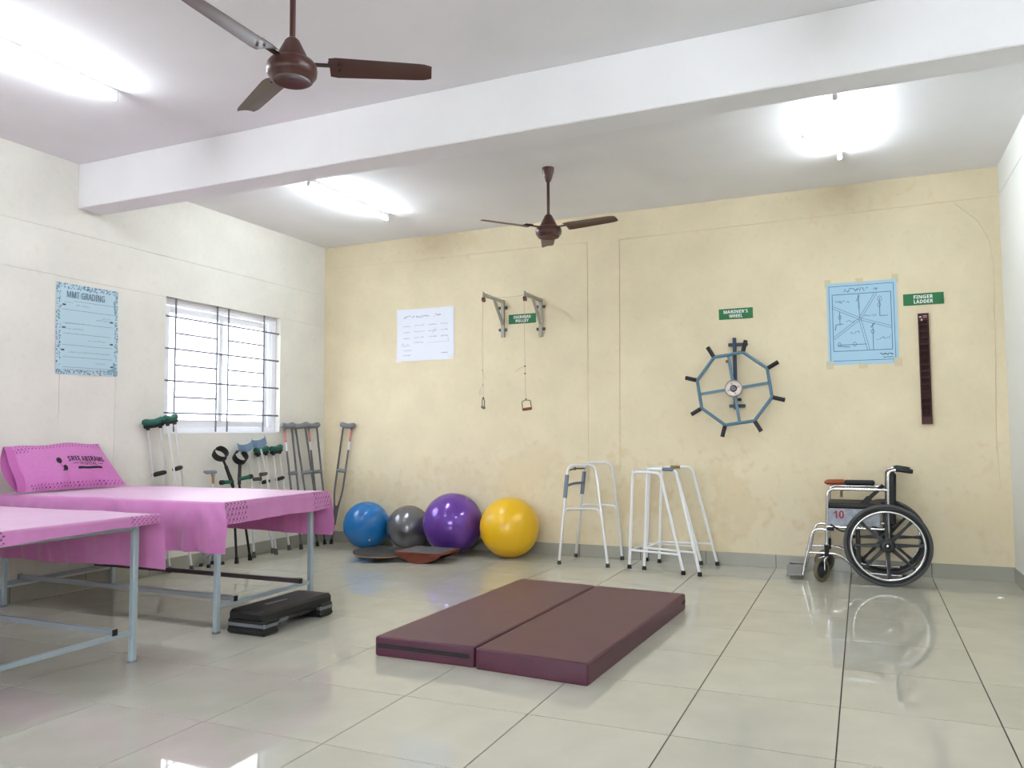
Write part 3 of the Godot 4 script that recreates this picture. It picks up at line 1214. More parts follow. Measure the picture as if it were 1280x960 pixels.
func boards() -> void:
	# round wobble board, tipped on its dome
	var t := thing("wobble_board", "round dark wobble board tilted on the floor in front of the blue ball", "wobble board", Vector3(-4.09, 0, 0.86))
	var b := Basis(Vector3(0, 0, 1), deg_to_rad(-2.0)) * Basis(Vector3(1, 0, 0), deg_to_rad(1.5))
	var d := MB.new()
	d.at(Vector3(0, 0.066, 0), b)
	d.lathe([Vector2(0, -0.008), Vector2(0.262, -0.008), Vector2(0.266, -0.004), Vector2(0.266, 0.003)], 48)
	part(t, "plywood_disc", d, mat(Color(0.62, 0.47, 0.33), 0.6))
	var g := MB.new()
	g.at(Vector3(0, 0.066, 0), b)
	g.lathe([Vector2(0.266, 0.003), Vector2(0.264, 0.008), Vector2(0, 0.008)], 48)
	var gm := mat(Color(1, 1, 1), 0.8)
	gm.albedo_texture = noise_tex(0.05, Color(0.13, 0.13, 0.14), Color(0.19, 0.19, 0.20), 128, 88)
	gm.uv1_triplanar = true
	gm.uv1_scale = Vector3(4, 4, 4)
	part(t, "grip_top", g, gm)
	var dm := MB.new()
	dm.at(Vector3(0, 0.066, 0), b)
	var prof := []
	for i in 9:
		var a := i / 8.0 * PI / 2
		prof.append(Vector2(0.13 * sin(a), -0.008 - 0.056 * cos(a)))
	dm.lathe(prof, 32, true)
	part(t, "dome", dm, M.black)
	# rocker board
	var r := thing("rocker_board", "wooden rocker board with a grey top on the floor by the purple ball", "rocker board", Vector3(-3.625, 0, 0.78))
	var tp := MB.new()
	tp.box(Vector3(0, 0.094, 0), Vector3(0.475, 0.014, 0.39), 0.003)
	var tpm := mat(Color(1, 1, 1), 0.7)
	tpm.albedo_texture = noise_tex(0.03, Color(0.27, 0.27, 0.29), Color(0.40, 0.38, 0.37), 256, 90)
	tpm.uv1_triplanar = true
	tpm.uv1_scale = Vector3(3, 3, 3)
	part(r, "deck", tp, tpm)
	var poly := PackedVector2Array([Vector2(-0.232, 0.087), Vector2(0.232, 0.087)])
	for i in 13:
		var u := 1.0 - i / 6.0
		poly.append(Vector2(0.20 * u if absf(u) > 0.5 else 0.20 * u, 0.052 * pow(absf(u), 1.7) + 0.0))
	for z in [-0.18, 0.18]:
		var s := MB.new()
		s.at(Vector3(0, 0, z))
		s.prism(poly, 0.024)
		part(r, "rocker", s, M.wood)
	var ed := MB.new()
	for x in [-0.235, 0.235]:
		ed.box(Vector3(x, 0.093, 0), Vector3(0.012, 0.018, 0.392), 0.002)
	for z in [-0.192, 0.192]:
		ed.box(Vector3(0, 0.091, z), Vector3(0.462, 0.020, 0.008), 0.002)
	part(r, "edge_strip", ed, M.wood)


func pulley() -> void:
	var t := thing("overhead_pulley", "grey overhead pulley with two wall brackets, cords and hanging handles", "pulley", Vector3(-2.98, 2.35, 0))
	var o := t.position
	var steel := mat(Color(0.66, 0.64, 0.59), 0.5, 0.2)
	var cordm := mat(Color(0.70, 0.65, 0.58), 0.8)
	var tips := []
	for q in [[-3.195, 2.535, 0.445], [-2.780, 2.520, 0.40]]:
		var x: float = q[0]
		var y: float = q[1]
		var z: float = q[2]
		var b := MB.new()
		b.box(Vector3(x, y - 0.185, 0.012) - o, Vector3(0.036, 0.385, 0.024), 0.003)
		b.box(Vector3(x, y - 0.010, z / 2 + 0.01) - o, Vector3(0.030, 0.030, z), 0.003)
		b.at(Vector3(x, y - 0.135, 0.115) - o, Basis(Vector3.RIGHT, deg_to_rad(-49)))
		b.box(Vector3.ZERO, Vector3(0.026, 0.022, 0.34), 0.003)
		b.at(Vector3.ZERO)
		b.box(Vector3(x, y - 0.01, z + 0.012) - o, Vector3(0.008, 0.055, 0.035), 0.002)
		var br := part(t, "bracket", b, steel)
		for s in [-1.0, 1.0]:
			for yy in [-0.075, -0.30]:
				var bt := MB.new()
				bt.box(Vector3(x + s * 0.030, y + yy, 0.005) - o, Vector3(0.034, 0.030, 0.010), 0.002)
				bt.tube([Vector3(x + s * 0.033, y + yy, 0.008) - o, Vector3(x + s * 0.033, y + yy, 0.030) - o], 0.008, 8)
				part(br, "bolt", bt, M.alu_dark)
		var w := MB.new()
		w.at(Vector3(x, y - 0.058, z + 0.012) - o, Basis(Vector3(0, 0, 1), PI / 2))
		w.lathe([Vector2(0, -0.010), Vector2(0.026, -0.010), Vector2(0.018, 0.0), Vector2(0.026, 0.010), Vector2(0, 0.010)], 20)
		part(t, "pulley_wheel", w, mat(Color(0.36, 0.15, 0.13), 0.5))
		tips.append(Vector3(x, y - 0.032, z + 0.012))
	# cords
	var c1 := MB.new()
	var a: Vector3 = tips[0]
	var b2: Vector3 = tips[1]
	var r := 0.0020
	var sag := []
	for i in 13:
		var u := i / 12.0
		sag.append(a.lerp(b2, u) + Vector3(0, 0.012 - 0.02 * sin(PI * u), 0) - o)
	c1.tube(sag, r, 6)
	c1.tube([a + Vector3(0, -0.03, 0.02) - o, Vector3(a.x - 0.005, 2.0, a.z + 0.02) - o, Vector3(a.x + 0.004, 1.535, a.z + 0.02) - o], r, 6)
	c1.tube([b2 + Vector3(0, -0.03, 0.02) - o, Vector3(b2.x + 0.003, 2.0, b2.z + 0.02) - o, Vector3(b2.x + 0.010, 1.515, b2.z + 0.02) - o], r, 6)
	# loose knotted ends
	c1.tube(fil([Vector3(a.x - 0.005, 1.79, a.z + 0.02) - o, Vector3(a.x + 0.01, 1.75, a.z + 0.03) - o, Vector3(a.x + 0.035, 1.70, a.z + 0.03) - o], 0.02), r, 6)
	c1.tube(fil([Vector3(a.x, 1.65, a.z + 0.02) - o, Vector3(a.x - 0.03, 1.60, a.z + 0.03) - o, Vector3(a.x - 0.035, 1.55, a.z + 0.03) - o, Vector3(a.x - 0.012, 1.56, a.z + 0.03) - o, Vector3(a.x - 0.02, 1.60, a.z + 0.03) - o], 0.02), r, 6)
	c1.tube(fil([Vector3(b2.x + 0.003, 1.815, b2.z + 0.02) - o, Vector3(b2.x - 0.06, 1.79, b2.z + 0.03) - o, Vector3(b2.x - 0.09, 1.765, b2.z + 0.03) - o], 0.02), r, 6)
	part(t, "cord", c1, cordm)
	for q in [[a.x - 0.005, 1.79], [a.x, 1.65]]:
		var k := MB.new()
		k.ball(Vector3(q[0], q[1], a.z + 0.02) - o, 0.008, 8)
		part(t, "knot", k, cordm)
	for yy in [1.815, 1.745]:
		var k := MB.new()
		k.ball(Vector3(b2.x + 0.004, yy, b2.z + 0.02) - o, 0.008, 8)
		part(t, "knot", k, mat(Color(0.30, 0.27, 0.24), 0.8))
	# stirrup handles
	var wire := mat(Color(0.42, 0.41, 0.39), 0.45, 0.4)
	for q in [[Vector3(a.x + 0.004, 1.535, a.z + 0.02), deg_to_rad(100.0), mat(Color(0.45, 0.43, 0.40), 0.5, 0.3), -0.09], [Vector3(b2.x + 0.010, 1.515, b2.z + 0.02), deg_to_rad(20.0), mat(Color(0.50, 0.24, 0.11), 0.5), 0.12]]:
		var p: Vector3 = q[0] - o
		var bs := Basis(Vector3.UP, q[1]) * Basis(Vector3(0, 0, 1), q[3])
		var h := MB.new()
		h.at(p, bs)
		h.tube(fil([Vector3(-0.042, -0.105, 0), Vector3(-0.040, -0.028, 0), Vector3(0, -0.020, 0), Vector3(0.040, -0.028, 0), Vector3(0.042, -0.105, 0)], 0.012), 0.0045, 8)
		h.ball(Vector3(0, -0.012, 0), 0.010, 10)
		var hd := part(t, "handle", h, wire)
		var g := MB.new()
		g.at(p, bs)
		g.tube([Vector3(-0.046, -0.105, 0), Vector3(-0.03, -0.105, 0), Vector3(0.03, -0.105, 0), Vector3(0.046, -0.105, 0)], [0.010, 0.014, 0.014, 0.010], 12)
		part(hd, "grip", g, q[2])


func mariner_wheel() -> void:
	var t := thing("mariner_wheel", "blue octagonal mariner's wheel with black handles on the back wall", "exercise wheel", Vector3(-0.905, 1.565, 0))
	var blue := mat(Color(0.31, 0.45, 0.53), 0.42)
	var dark := mat(Color(0.13, 0.20, 0.30), 0.45)
	var post := MB.new()
	post.box(Vector3(0.002, 0.20, 0.035), Vector3(0.030, 0.52, 0.030), 0.003)
	post.box(Vector3(0.0, -0.11, 0.035), Vector3(0.030, 0.14, 0.030), 0.003)
	part(t, "wall_post", post, dark)
	for q in [[0.40, 0.03, 0.17], [-0.150, 0.012, 0.14]]:
		var c := MB.new()
		c.box(Vector3(q[1], q[0], 0.016), Vector3(q[2], 0.028, 0.032), 0.003)
		part(t, "wall_bar", c, dark)
	var ax := MB.new()
	ax.cyl(Vector3(0, 0, 0.04), Vector3(0, 0, 0.15), 0.022, 16)
	part(t, "axle", ax, M.alu_dark)
	var zc := 0.115
	var R := 0.331
	var a0 := deg_to_rad(30.4)
	var V := []
	for i in 8:
		var a := a0 + i * PI / 4
		V.append(Vector3(cos(a), sin(a), 0) * R + Vector3(0, 0, zc))
	var rim := MB.new()
	for i in 8:
		rim.tube([V[i], V[(i + 1) % 8]], 0.0145, 10)
		rim.ball(V[i], 0.0145, 10)
	part(t, "rim", rim, blue)
	for i in 4:
		var m: Vector3 = (V[(2 * i + 1) % 8] + V[(2 * i + 2) % 8]) / 2
		var dir := Vector3(m.x, m.y, 0).normalized()
		var s := MB.new()
		s.at(Vector3(0, 0, zc) + dir * 0.17, Basis(Vector3(0, 0, 1), atan2(dir.y, dir.x)))
		s.box(Vector3.ZERO, Vector3(0.28, 0.026, 0.008), 0.002)
		var sp := part(t, "spoke", s, blue)
		if i == 0:
			pass
		if dir.y > 0.9:
			var k := MB.new()
			k.ball(Vector3(0, 0, zc + 0.012) + dir * 0.245 + Vector3(-0.02, 0, 0), 0.014, 10)
			part(sp, "wing_knob", k, mat(Color(0.55, 0.25, 0.10), 0.5))
	for i in 8:
		var d := Vector3(V[i].x, V[i].y, 0).normalized()
		var h := MB.new()
		h.tube([V[i] + d * 0.008, V[i] + d * 0.108], 0.0185, 12)
		part(t, "handle", h, M.black)
	var hub := MB.new()
	hub.at(Vector3(0, 0, 0.125), Basis(Vector3.RIGHT, PI / 2))
	hub.lathe([Vector2(0.076, 0.0), Vector2(0.078, 0.014), Vector2(0.070, 0.020), Vector2(0.062, 0.018), Vector2(0.0, 0.018)], 32)
	var hubp := part(t, "hub_plate", hub, mat(Color(0.62, 0.59, 0.57), 0.33, 0.8))
	for i in 4:
		var a := deg_to_rad(20.0 + 90 * i)
		var c := MB.new()
		c.cyl(Vector3(cos(a) * 0.045, sin(a) * 0.045, 0.100), Vector3(cos(a) * 0.045, sin(a) * 0.045, 0.148), 0.008, 10)
		part(hubp, "hub_bolt", c, M.alu_dark)
	var low := MB.new()
	low.box(Vector3(0.025, -0.095, 0.05), Vector3(0.055, 0.026, 0.03), 0.004)
	part(t, "brake_block", low, M.black)


func finger_ladder() -> void:
	var t := thing("finger_ladder", "dark brown wooden finger ladder mounted upright on the back wall", "finger ladder", Vector3(0.6075, 1.692, 0))
	var b := MB.new()
	b.box(Vector3(0, 0, 0.006), Vector3(0.076, 0.91, 0.012), 0.001)
	part(t, "back_board", b, M.ladder_dark)
	for s in [-1.0, 1.0]:
		var r := MB.new()
		r.box(Vector3(s * 0.0345, 0, 0.018), Vector3(0.009, 0.91, 0.036), 0.002)
		part(t, "side_rail", r, M.ladder_wood)
	for q in [[0.427, 0.055], [-0.425, 0.058]]:
		var e := MB.new()
		e.box(Vector3(0, q[0], 0.018), Vector3(0.060, q[1], 0.034), 0.002)
		part(t, "end_block", e, M.ladder_wood)
	for i in 14:
		var g := MB.new()
		g.at(Vector3(0, 0.362 - i * 0.0545, 0.018), Basis(Vector3.RIGHT, deg_to_rad(35)))
		g.box(Vector3.ZERO, Vector3(0.060, 0.008, 0.026), 0.001)
		part(t, "rung", g, M.ladder_wood)
	var s := MB.new()
	for q in [[-0.022, 0.425, 0.011, 0.006], [-0.013, 0.400, 0.007, 0.010]]:
		var pts := []
		for k in 12:
			var a := TAU * k / 12
			pts.append(Vector3(q[0] + q[2] * cos(a), q[1] + q[3] * sin(a), 0.0362))
		s.face(pts, Vector3(0, 0, 1))
	s.box(Vector3(0.013, 0.432, 0.0360), Vector3(0.030, 0.005, 0.0008))
	s.box(Vector3(0.013, 0.420, 0.0360), Vector3(0.028, 0.003, 0.0008))
	part(t, "emblem_print", s, mat(Color(0.80, 0.72, 0.70), 0.6))


func sign_board(c: Vector3, l1: String, l2: String, label: String, tilt: float) -> void:
	var t := thing("wall_sign", label, "sign", c, 0, "green wall signs")
	t.rotation.z = tilt
	var b := MB.new()
	b.box(Vector3(0, 0, 0.003), Vector3(0.298, 0.096, 0.005), 0.001)
	part(t, "board", b, M.sign_green)
	var w1 := 0.0235 * l1.length()
	var w2 := 0.0235 * l2.length()
	lettering(t, "lettering", l1, 0.030, w1, M.white_ink, Transform3D(Basis.IDENTITY, Vector3(0, 0.019, 0.0062)))
	lettering(t, "lettering", l2, 0.030, w2, M.white_ink, Transform3D(Basis.IDENTITY, Vector3(0, -0.020, 0.0062)))


func paper(called: String, label: String, w: float, h: float, where: Vector3, turn: float, tilt: float, im: Image, tape: Array, tape_col: Color) -> void:
	var t := thing(called, label, "poster", where, turn)
	t.rotation.z = 0
	t.basis = Basis(Vector3.UP, turn) * Basis(Vector3(0, 0, 1), tilt)
	var m := mat(Color(1, 1, 1), 0.6)
	m.albedo_texture = ImageTexture.create_from_image(im)
	var b := MB.new()
	var rows := []
	var uvs := []
	for i in 15:
		var row := []
		var ur := []
		for j in 15:
			var u := j / 14.0
			var v := i / 14.0
			var lift := 0.004 + 0.0035 * sin(u * 9 + v * 3) * sin(v * 7 + 1) + 0.006 * pow(absf(u - 0.5) * 2, 6) * absf(v - 0.4)
			row.append(Vector3((u - 0.5) * w, (0.5 - v) * h, maxf(lift, 0.002)))
			ur.append(Vector2(u, v))
		rows.append(row)
		uvs.append(ur)
	b.surf(rows, false, true, uvs)
	part(t, "sheet", b, m)
	var tm := mat(tape_col, 0.4)
	for q in tape:
		var tp := MB.new()
		tp.box(Vector3((q[0] - 0.5) * w, (0.5 - q[1]) * h, 0.0062), Vector3(q[2], q[3], 0.0006))
		part(t, "tape", tp, tm)


func signs_and_posters() -> void:
	sign_board(Vector3(-0.89, 2.248, 0), "MARINER'S", "WHEEL", "green sign reading mariner's wheel above the blue wheel", 0.003)
	sign_board(Vector3(0.615, 2.269, 0), "FINGER", "LADDER", "green sign reading finger ladder above the brown ladder", 0.003)
	sign_board(Vector3(-2.983, 2.337, 0), "OVERHEAD", "PULLEY", "green sign reading overhead pulley between the two brackets", 0.003)
	# white sheet with a table of pencil notes
	var im := Image.create(700, 560, false, Image.FORMAT_RGB8)
	im.fill(Color(0.90, 0.91, 0.96))
	var g := Color(0.62, 0.63, 0.70)
	scrawl(im, 85, 210, 95, 26, 4, Color(0.45, 0.47, 0.62))
	scrawl(im, 240, 390, 95, 24, 4, Color(0.48, 0.50, 0.62))
	scrawl(im, 460, 540, 92, 24, 4, Color(0.48, 0.50, 0.62))
	for r in [190, 255, 320]:
		scrawl(im, 80, 160, r, 12, 3, g)
		scrawl(im, 220, 340, r - 5, 14, 3, g)
		scrawl(im, 390, 490, r - 8, 11, 3, g)
		scrawl(im, 540, 625, r - 10, 12, 3, g)
	scrawl(im, 60, 150, 400, 34, 3, g)
	scrawl(im, 210, 330, 370, 12, 3, g)
	line(im, Vector2(380, 372), Vector2(625, 366), 2, g)
	line(im, Vector2(440, 270), Vector2(480, 215), 3, g)
	line(im, Vector2(625, 310), Vector2(635, 370), 3, g)
	scrawl(im, 80, 180, 450, 12, 3, g)
	scrawl(im, 80, 170, 505, 12, 3, g)
	scrawl(im, 545, 620, 490, 10, 3, Color(0.45, 0.46, 0.52))
	paper("wall_chart", "white paper with faint pencil notes taped to the back wall", 0.70, 0.558, Vector3(-4.11, 2.243, 0), 0, 0.0, im, [[0.03, 0.985, 0.07, 0.035], [0.95, 0.97, 0.06, 0.03], [0.03, 0.02, 0.05, 0.03]], Color(0.92, 0.90, 0.86))
	# blue drawing with rays meeting in the middle
	var W := 546
	var H := 706
	im = Image.create(W, H, false, Image.FORMAT_RGB8)
	im.fill(Color(0.65, 0.79, 0.875))
	var nv := Color(0.16, 0.33, 0.50)
	var ln := Color(0.36, 0.42, 0.56)
	for q in [[20, 28, 522, 672, 4], [44, 100, 500, 588, 5]]:
		line(im, Vector2(q[0], q[1]), Vector2(q[2], q[1]), q[4], nv)
		line(im, Vector2(q[2], q[1]), Vector2(q[2], q[3]), q[4], nv)
		line(im, Vector2(q[2], q[3]), Vector2(q[0], q[3]), q[4], nv)
		line(im, Vector2(q[0], q[3]), Vector2(q[0], q[1]), q[4], nv)
	scrawl(im, 140, 250, 80, 30, 4, nv)
	scrawl(im, 262, 400, 78, 34, 4, nv)
	var c := Vector2(258, 318)
	for e in [Vector2(250, 104), Vector2(386, 104), Vector2(498, 400), Vector2(318, 586), Vector2(46, 480), Vector2(46, 208)]:
		var d := (e - c as Vector2).normalized()
		var p := Vector2(-d.y, d.x) * (9.0 if e.x != 250 else 3.0)
		line(im, c + p, e + p, 3, ln)
		line(im, c - p, e - p, 3, ln)
		for k in 12:
			var m := c.lerp(e, (k + 0.5) / 12)
			line(im, m - p, m + p, 1, Color(0.48, 0.58, 0.70))
	line(im, Vector2(248, 120), Vector2(252, 230), 6, ln)
	line(im, Vector2(232, 165), Vector2(262, 118), 4, ln)
	scrawl(im, 60, 170, 175, 26, 3, nv)
	scrawl(im, 150, 220, 340, 18, 3, ln)
	scrawl(im, 180, 250, 440, 20, 3, ln)
	scrawl(im, 380, 480, 500, 28, 3, Color(0.30, 0.32, 0.46))
	scrawl(im, 290, 390, 300, 16, 3, ln)
	for q in [[100, 250, 100, 360], [70, 360, 125, 355], [70, 360, 62, 405], [412, 150, 412, 300], [412, 300, 470, 300], [355, 360, 355, 585], [80, 535, 300, 535], [80, 545, 170, 555], [340, 395, 372, 360]]:
		line(im, Vector2(q[0], q[1]), Vector2(q[2], q[3]), 5, Color(0.26, 0.34, 0.48))
	for q in [[412, 155, 16], [408, 205, 12], [98, 295, 11], [352, 430, 12], [90, 530, 12], [210, 530, 12]]:
		for k in 24:
			var a := TAU * k / 24
			im.fill_rect(Rect2i(int(q[0] + q[2] * cos(a)), int(q[1] + q[2] * 1.4 * sin(a)), 4, 4), Color(0.28, 0.34, 0.50))
	scrawl(im, 400, 500, 632, 14, 5, Color(0.2, 0.25, 0.36))
	scrawl(im, 430, 505, 655, 9, 3, Color(0.2, 0.25, 0.36))
	paper("wall_poster", "blue hand-drawn poster with crossing bands on the back wall", 0.545, 0.704, Vector3(0.147, 2.10, 0), 0, 0.0, im, [[0.02, 0.0, 0.05, 0.07], [0.98, -0.01, 0.05, 0.07], [0.48, -0.015, 0.06, 0.04], [0.02, 1.0, 0.06, 0.07], [0.5, 1.01, 0.07, 0.06], [0.99, 0.99, 0.06, 0.07]], Color(0.82, 0.77, 0.63))
	# pale blue chart with a floral border on the left wall
	W = 540
	H = 696
	im = Image.create(W, H, false, Image.FORMAT_RGB8)
	im.fill(Color(0.70, 0.81, 0.85))
	var cols := [Color(0.35, 0.42, 0.60), Color(0.45, 0.62, 0.58), Color(0.62, 0.40, 0.55), Color(0.40, 0.55, 0.66), Color(0.66, 0.72, 0.80), Color(0.30, 0.35, 0.45)]
	for k in 620:
		var u := rng.randf()
		var p: Vector2
		match k % 4:
			0: p = Vector2(u * W, rng.randf() * 34)
			1: p = Vector2(u * W, H - 8 - rng.randf() * 36)
			2: p = Vector2(rng.randf() * 36, u * H)
			_: p = Vector2(W - 8 - rng.randf() * 28, u * H)
		var s := rng.randi_range(4, 11)
		im.fill_rect(Rect2i(int(p.x), int(p.y), s, s), cols[rng.randi() % 6])
	var dk := Color(0.36, 0.44, 0.50)
	for q in [[48, 130, 500], [48, 200, 500], [60, 302, 490], [60, 382, 470], [60, 470, 490], [60, 562, 490], [60, 640, 470]]:
		line(im, Vector2(q[0] + (100 if q[1] == 130 else 0), q[1]), Vector2(q[2], q[1] + 2), 3, Color(0.42, 0.52, 0.58))
	for q in [[160, 280, 165], [390, 480, 245], [80, 230, 310], [80, 240, 350], [270, 430, 430], [110, 460, 528], [340, 430, 608], [80, 430, 665], [70, 140, 150], [340, 470, 262]]:
		scrawl(im, q[0], q[1], q[2], 11, 2, Color(0.45, 0.53, 0.60))
	for q in [[66, 165], [480, 262], [66, 338], [480, 440], [58, 510], [488, 622]]:
		im.fill_rect(Rect2i(q[0] - 14, q[1] - 6, 28, 12), Color(0.16, 0.22, 0.27))
	for q in [[505, 95, 516, 190], [505, 595, 516, 690], [450, 660, 515, 640]]:
		line(im, Vector2(q[0], q[1]), Vector2(q[2], q[3]), 16, Color(0.48, 0.60, 0.65))
	paper("grading_chart", "pale blue chart with a floral border on the window wall", 0.545, 0.70, Vector3(XL, 2.005, 2.993), PI / 2, 0.02, im, [], Color.WHITE)
	var host := get_node("grading_chart")
	lettering(host, "lettering", "MMT GRADING", 0.050, 0.33, mat(Color(0.33, 0.41, 0.50), 0.7), Transform3D(Basis.IDENTITY, Vector3(-0.02, 0.267, 0.0085)), false)


func walker_foot(p: Vector3, parent: Node, m: Material) -> void:
	var f := MB.new()
	f.at(p)
	f.lathe([Vector2(0, 0), Vector2(0.019, 0), Vector2(0.019, 0.008), Vector2(0.016, 0.034), Vector2(0, 0.034)], 14)
	part(parent, "rubber_foot", f, m)


func walkers() -> void:
	# folding aluminium walker, its front towards the left
	var t := thing("folding_walker", "silver folding walking frame with blue-grey front hinges, near the yellow ball", "walker", Vector3(-2.2, 0, 0.28), 0, "walking frames by the back wall")
	var o := t.position
	var grey := mat(Color(0.42, 0.47, 0.52), 0.5)
	for z in [0.51, 0.055]:
		var zt: float = 0.46 if z > 0.3 else 0.10
		var fr := MB.new()
		var a := Vector3(-2.42, 0.02, z)
		var b := Vector3(-2.385, 0.89, zt)
		var c := Vector3(-2.125, 0.90, zt)
		var d := Vector3(-1.965, 0.02, z)
		if z > 0.3:
			b.x = -2.345
			c.x = -2.085
		else:
			b = Vector3(-2.30, 0.905, zt)
			c = Vector3(-2.035, 0.905, zt)
		fr.tube(fil([a - o, b - o, c - o, d - o], 0.075, 8), 0.0125, 10)
		var side := part(t, "side_frame", fr, M.alu)
		var h := MB.new()
		var pa := a.lerp(b, 0.52)
		var pd := d.lerp(c, 0.52)
		h.tube(fil([a.lerp(b, 0.46) - o, pa + Vector3(0.02, 0.025, 0) - o, pd + Vector3(-0.02, 0.025, 0) - o, d.lerp(c, 0.46) - o], 0.05, 6), 0.010, 8)
		part(side, "side_bar", h, M.alu)
		for q in [[a, b], [d, c]]:
			var ex := MB.new()
			var bot: Vector3 = q[0]
			var up: Vector3 = q[1]
			ex.tube([bot - o, bot.lerp(up, 0.30) - o], 0.0105, 8)
			ex.tube([bot.lerp(up, 0.285) - o, bot.lerp(up, 0.30) - o], 0.0150, 8)
			part(side, "leg_extension", ex, M.alu)
			walker_foot(Vector3(bot.x, 0.0, bot.z) - o, side, mat(Color(0.25, 0.24, 0.23), 0.8))
		var sl := MB.new()
		sl.tube([a.lerp(b, 0.66) - o, a.lerp(b, 0.90) - o], 0.019, 12)
		part(side, "hinge_sleeve", sl, grey)
	var x := MB.new()
	x.tube(fil([Vector3(-2.361, 0.70, 0.471) - o, Vector3(-2.350, 0.715, 0.28) - o, Vector3(-2.326, 0.71, 0.091) - o], 0.05), 0.012, 8)
	part(t, "cross_bar", x, grey)
	var lk := MB.new()
	lk.tube([Vector3(-2.35, 0.84, 0.463) - o, Vector3(-2.335, 0.852, 0.30) - o, Vector3(-2.308, 0.845, 0.099) - o], 0.008, 8)
	lk.ball(Vector3(-2.335, 0.852, 0.30) - o, 0.016, 10)
	part(t, "fold_latch", lk, M.alu_dark)
	# two nested white walkers
	white_walker(Vector3(-1.775, 0, 0.485), Vector3(-1.277, 0, 0.625), Vector3(-1.235, 0, 0.06), Vector3(-1.735, 0, 0.045), "white rigid walking frame, left one of the nested pair", 0.0)
	white_walker(Vector3(-1.636, 0, 0.515), Vector3(-1.137, 0, 0.645), Vector3(-1.095, 0, 0.05), Vector3(-1.605, 0, 0.095), "white rigid walking frame, right one of the nested pair", 0.030)


func white_walker(a: Vector3, b: Vector3, c: Vector3, d: Vector3, label: String, dy: float) -> void:
	# a near front, b near rear, c far rear, d far front
	var t := thing("white_walker", label, "walker", (a + b + c + d) / 4, 0, "walking frames by the back wall")
	var o := t.position
	var y := 0.84 + dy
	var w: Material = M.white_paint
	var r := 0.0125
	var zin := 0.03
	var at_ := Vector3(a.x + 0.035, y, a.z - zin)
	var bt := Vector3(b.x - 0.20, y - 0.005, b.z - 0.08)
	var ct := Vector3(c.x - 0.20, y, c.z + 0.05)
	var dt := Vector3(d.x + 0.045, y, d.z + zin)
	var lift := Vector3(0, 0.02, 0)
	for q in [[a + lift, at_, bt, b + lift], [d + lift, dt, ct, c + lift]]:
		var s := MB.new()
		var pts := []
		for p in q:
			pts.append(p - o)
		s.tube(fil(pts, 0.05, 6), r, 10)
		var side := part(t, "side_frame", s, w)
		var lo := MB.new()
		var lev := 0.17 if dy == 0.0 else 0.198
		var p0: Vector3 = q[0].lerp(q[1], lev)
		var p1: Vector3 = q[3].lerp(q[2], lev)
		lo.tube([p0 - o, p1 - o], 0.0095, 8)
		part(side, "side_bar", lo, w)
		for p in [q[0], q[3]]:
			walker_foot(Vector3(p.x, 0, p.z) - o, side, M.rubber)
	var f := MB.new()
	f.tube([at_ - o, dt - o], r, 10)
	part(t, "top_bar", f, w)
	var f2 := MB.new()
	f2.tube([(a + lift).lerp(at_, 0.17 if dy == 0.0 else 0.198) - o, (d + lift).lerp(dt, 0.17 if dy == 0.0 else 0.198) - o], 0.0095, 8)
	part(t, "front_bar", f2, w)
	var g := MB.new()
	if dy > 0:
		var m := (at_ + bt) / 2 + Vector3(0.06, 0, 0)
		g.tube([at_.lerp(bt, 0.55) - o, at_.lerp(bt, 0.95) - o], 0.0155, 10)
		part(t, "grip_wrap", g, mat(Color(0.40, 0.45, 0.50), 0.6))
		var g2 := MB.new()
		g2.tube([dt.lerp(ct, 0.30) - o, dt.lerp(ct, 0.62) - o], 0.0145, 10)
		part(t, "grip_wrap", g2, mat(Color(0.52, 0.44, 0.28), 0.7))


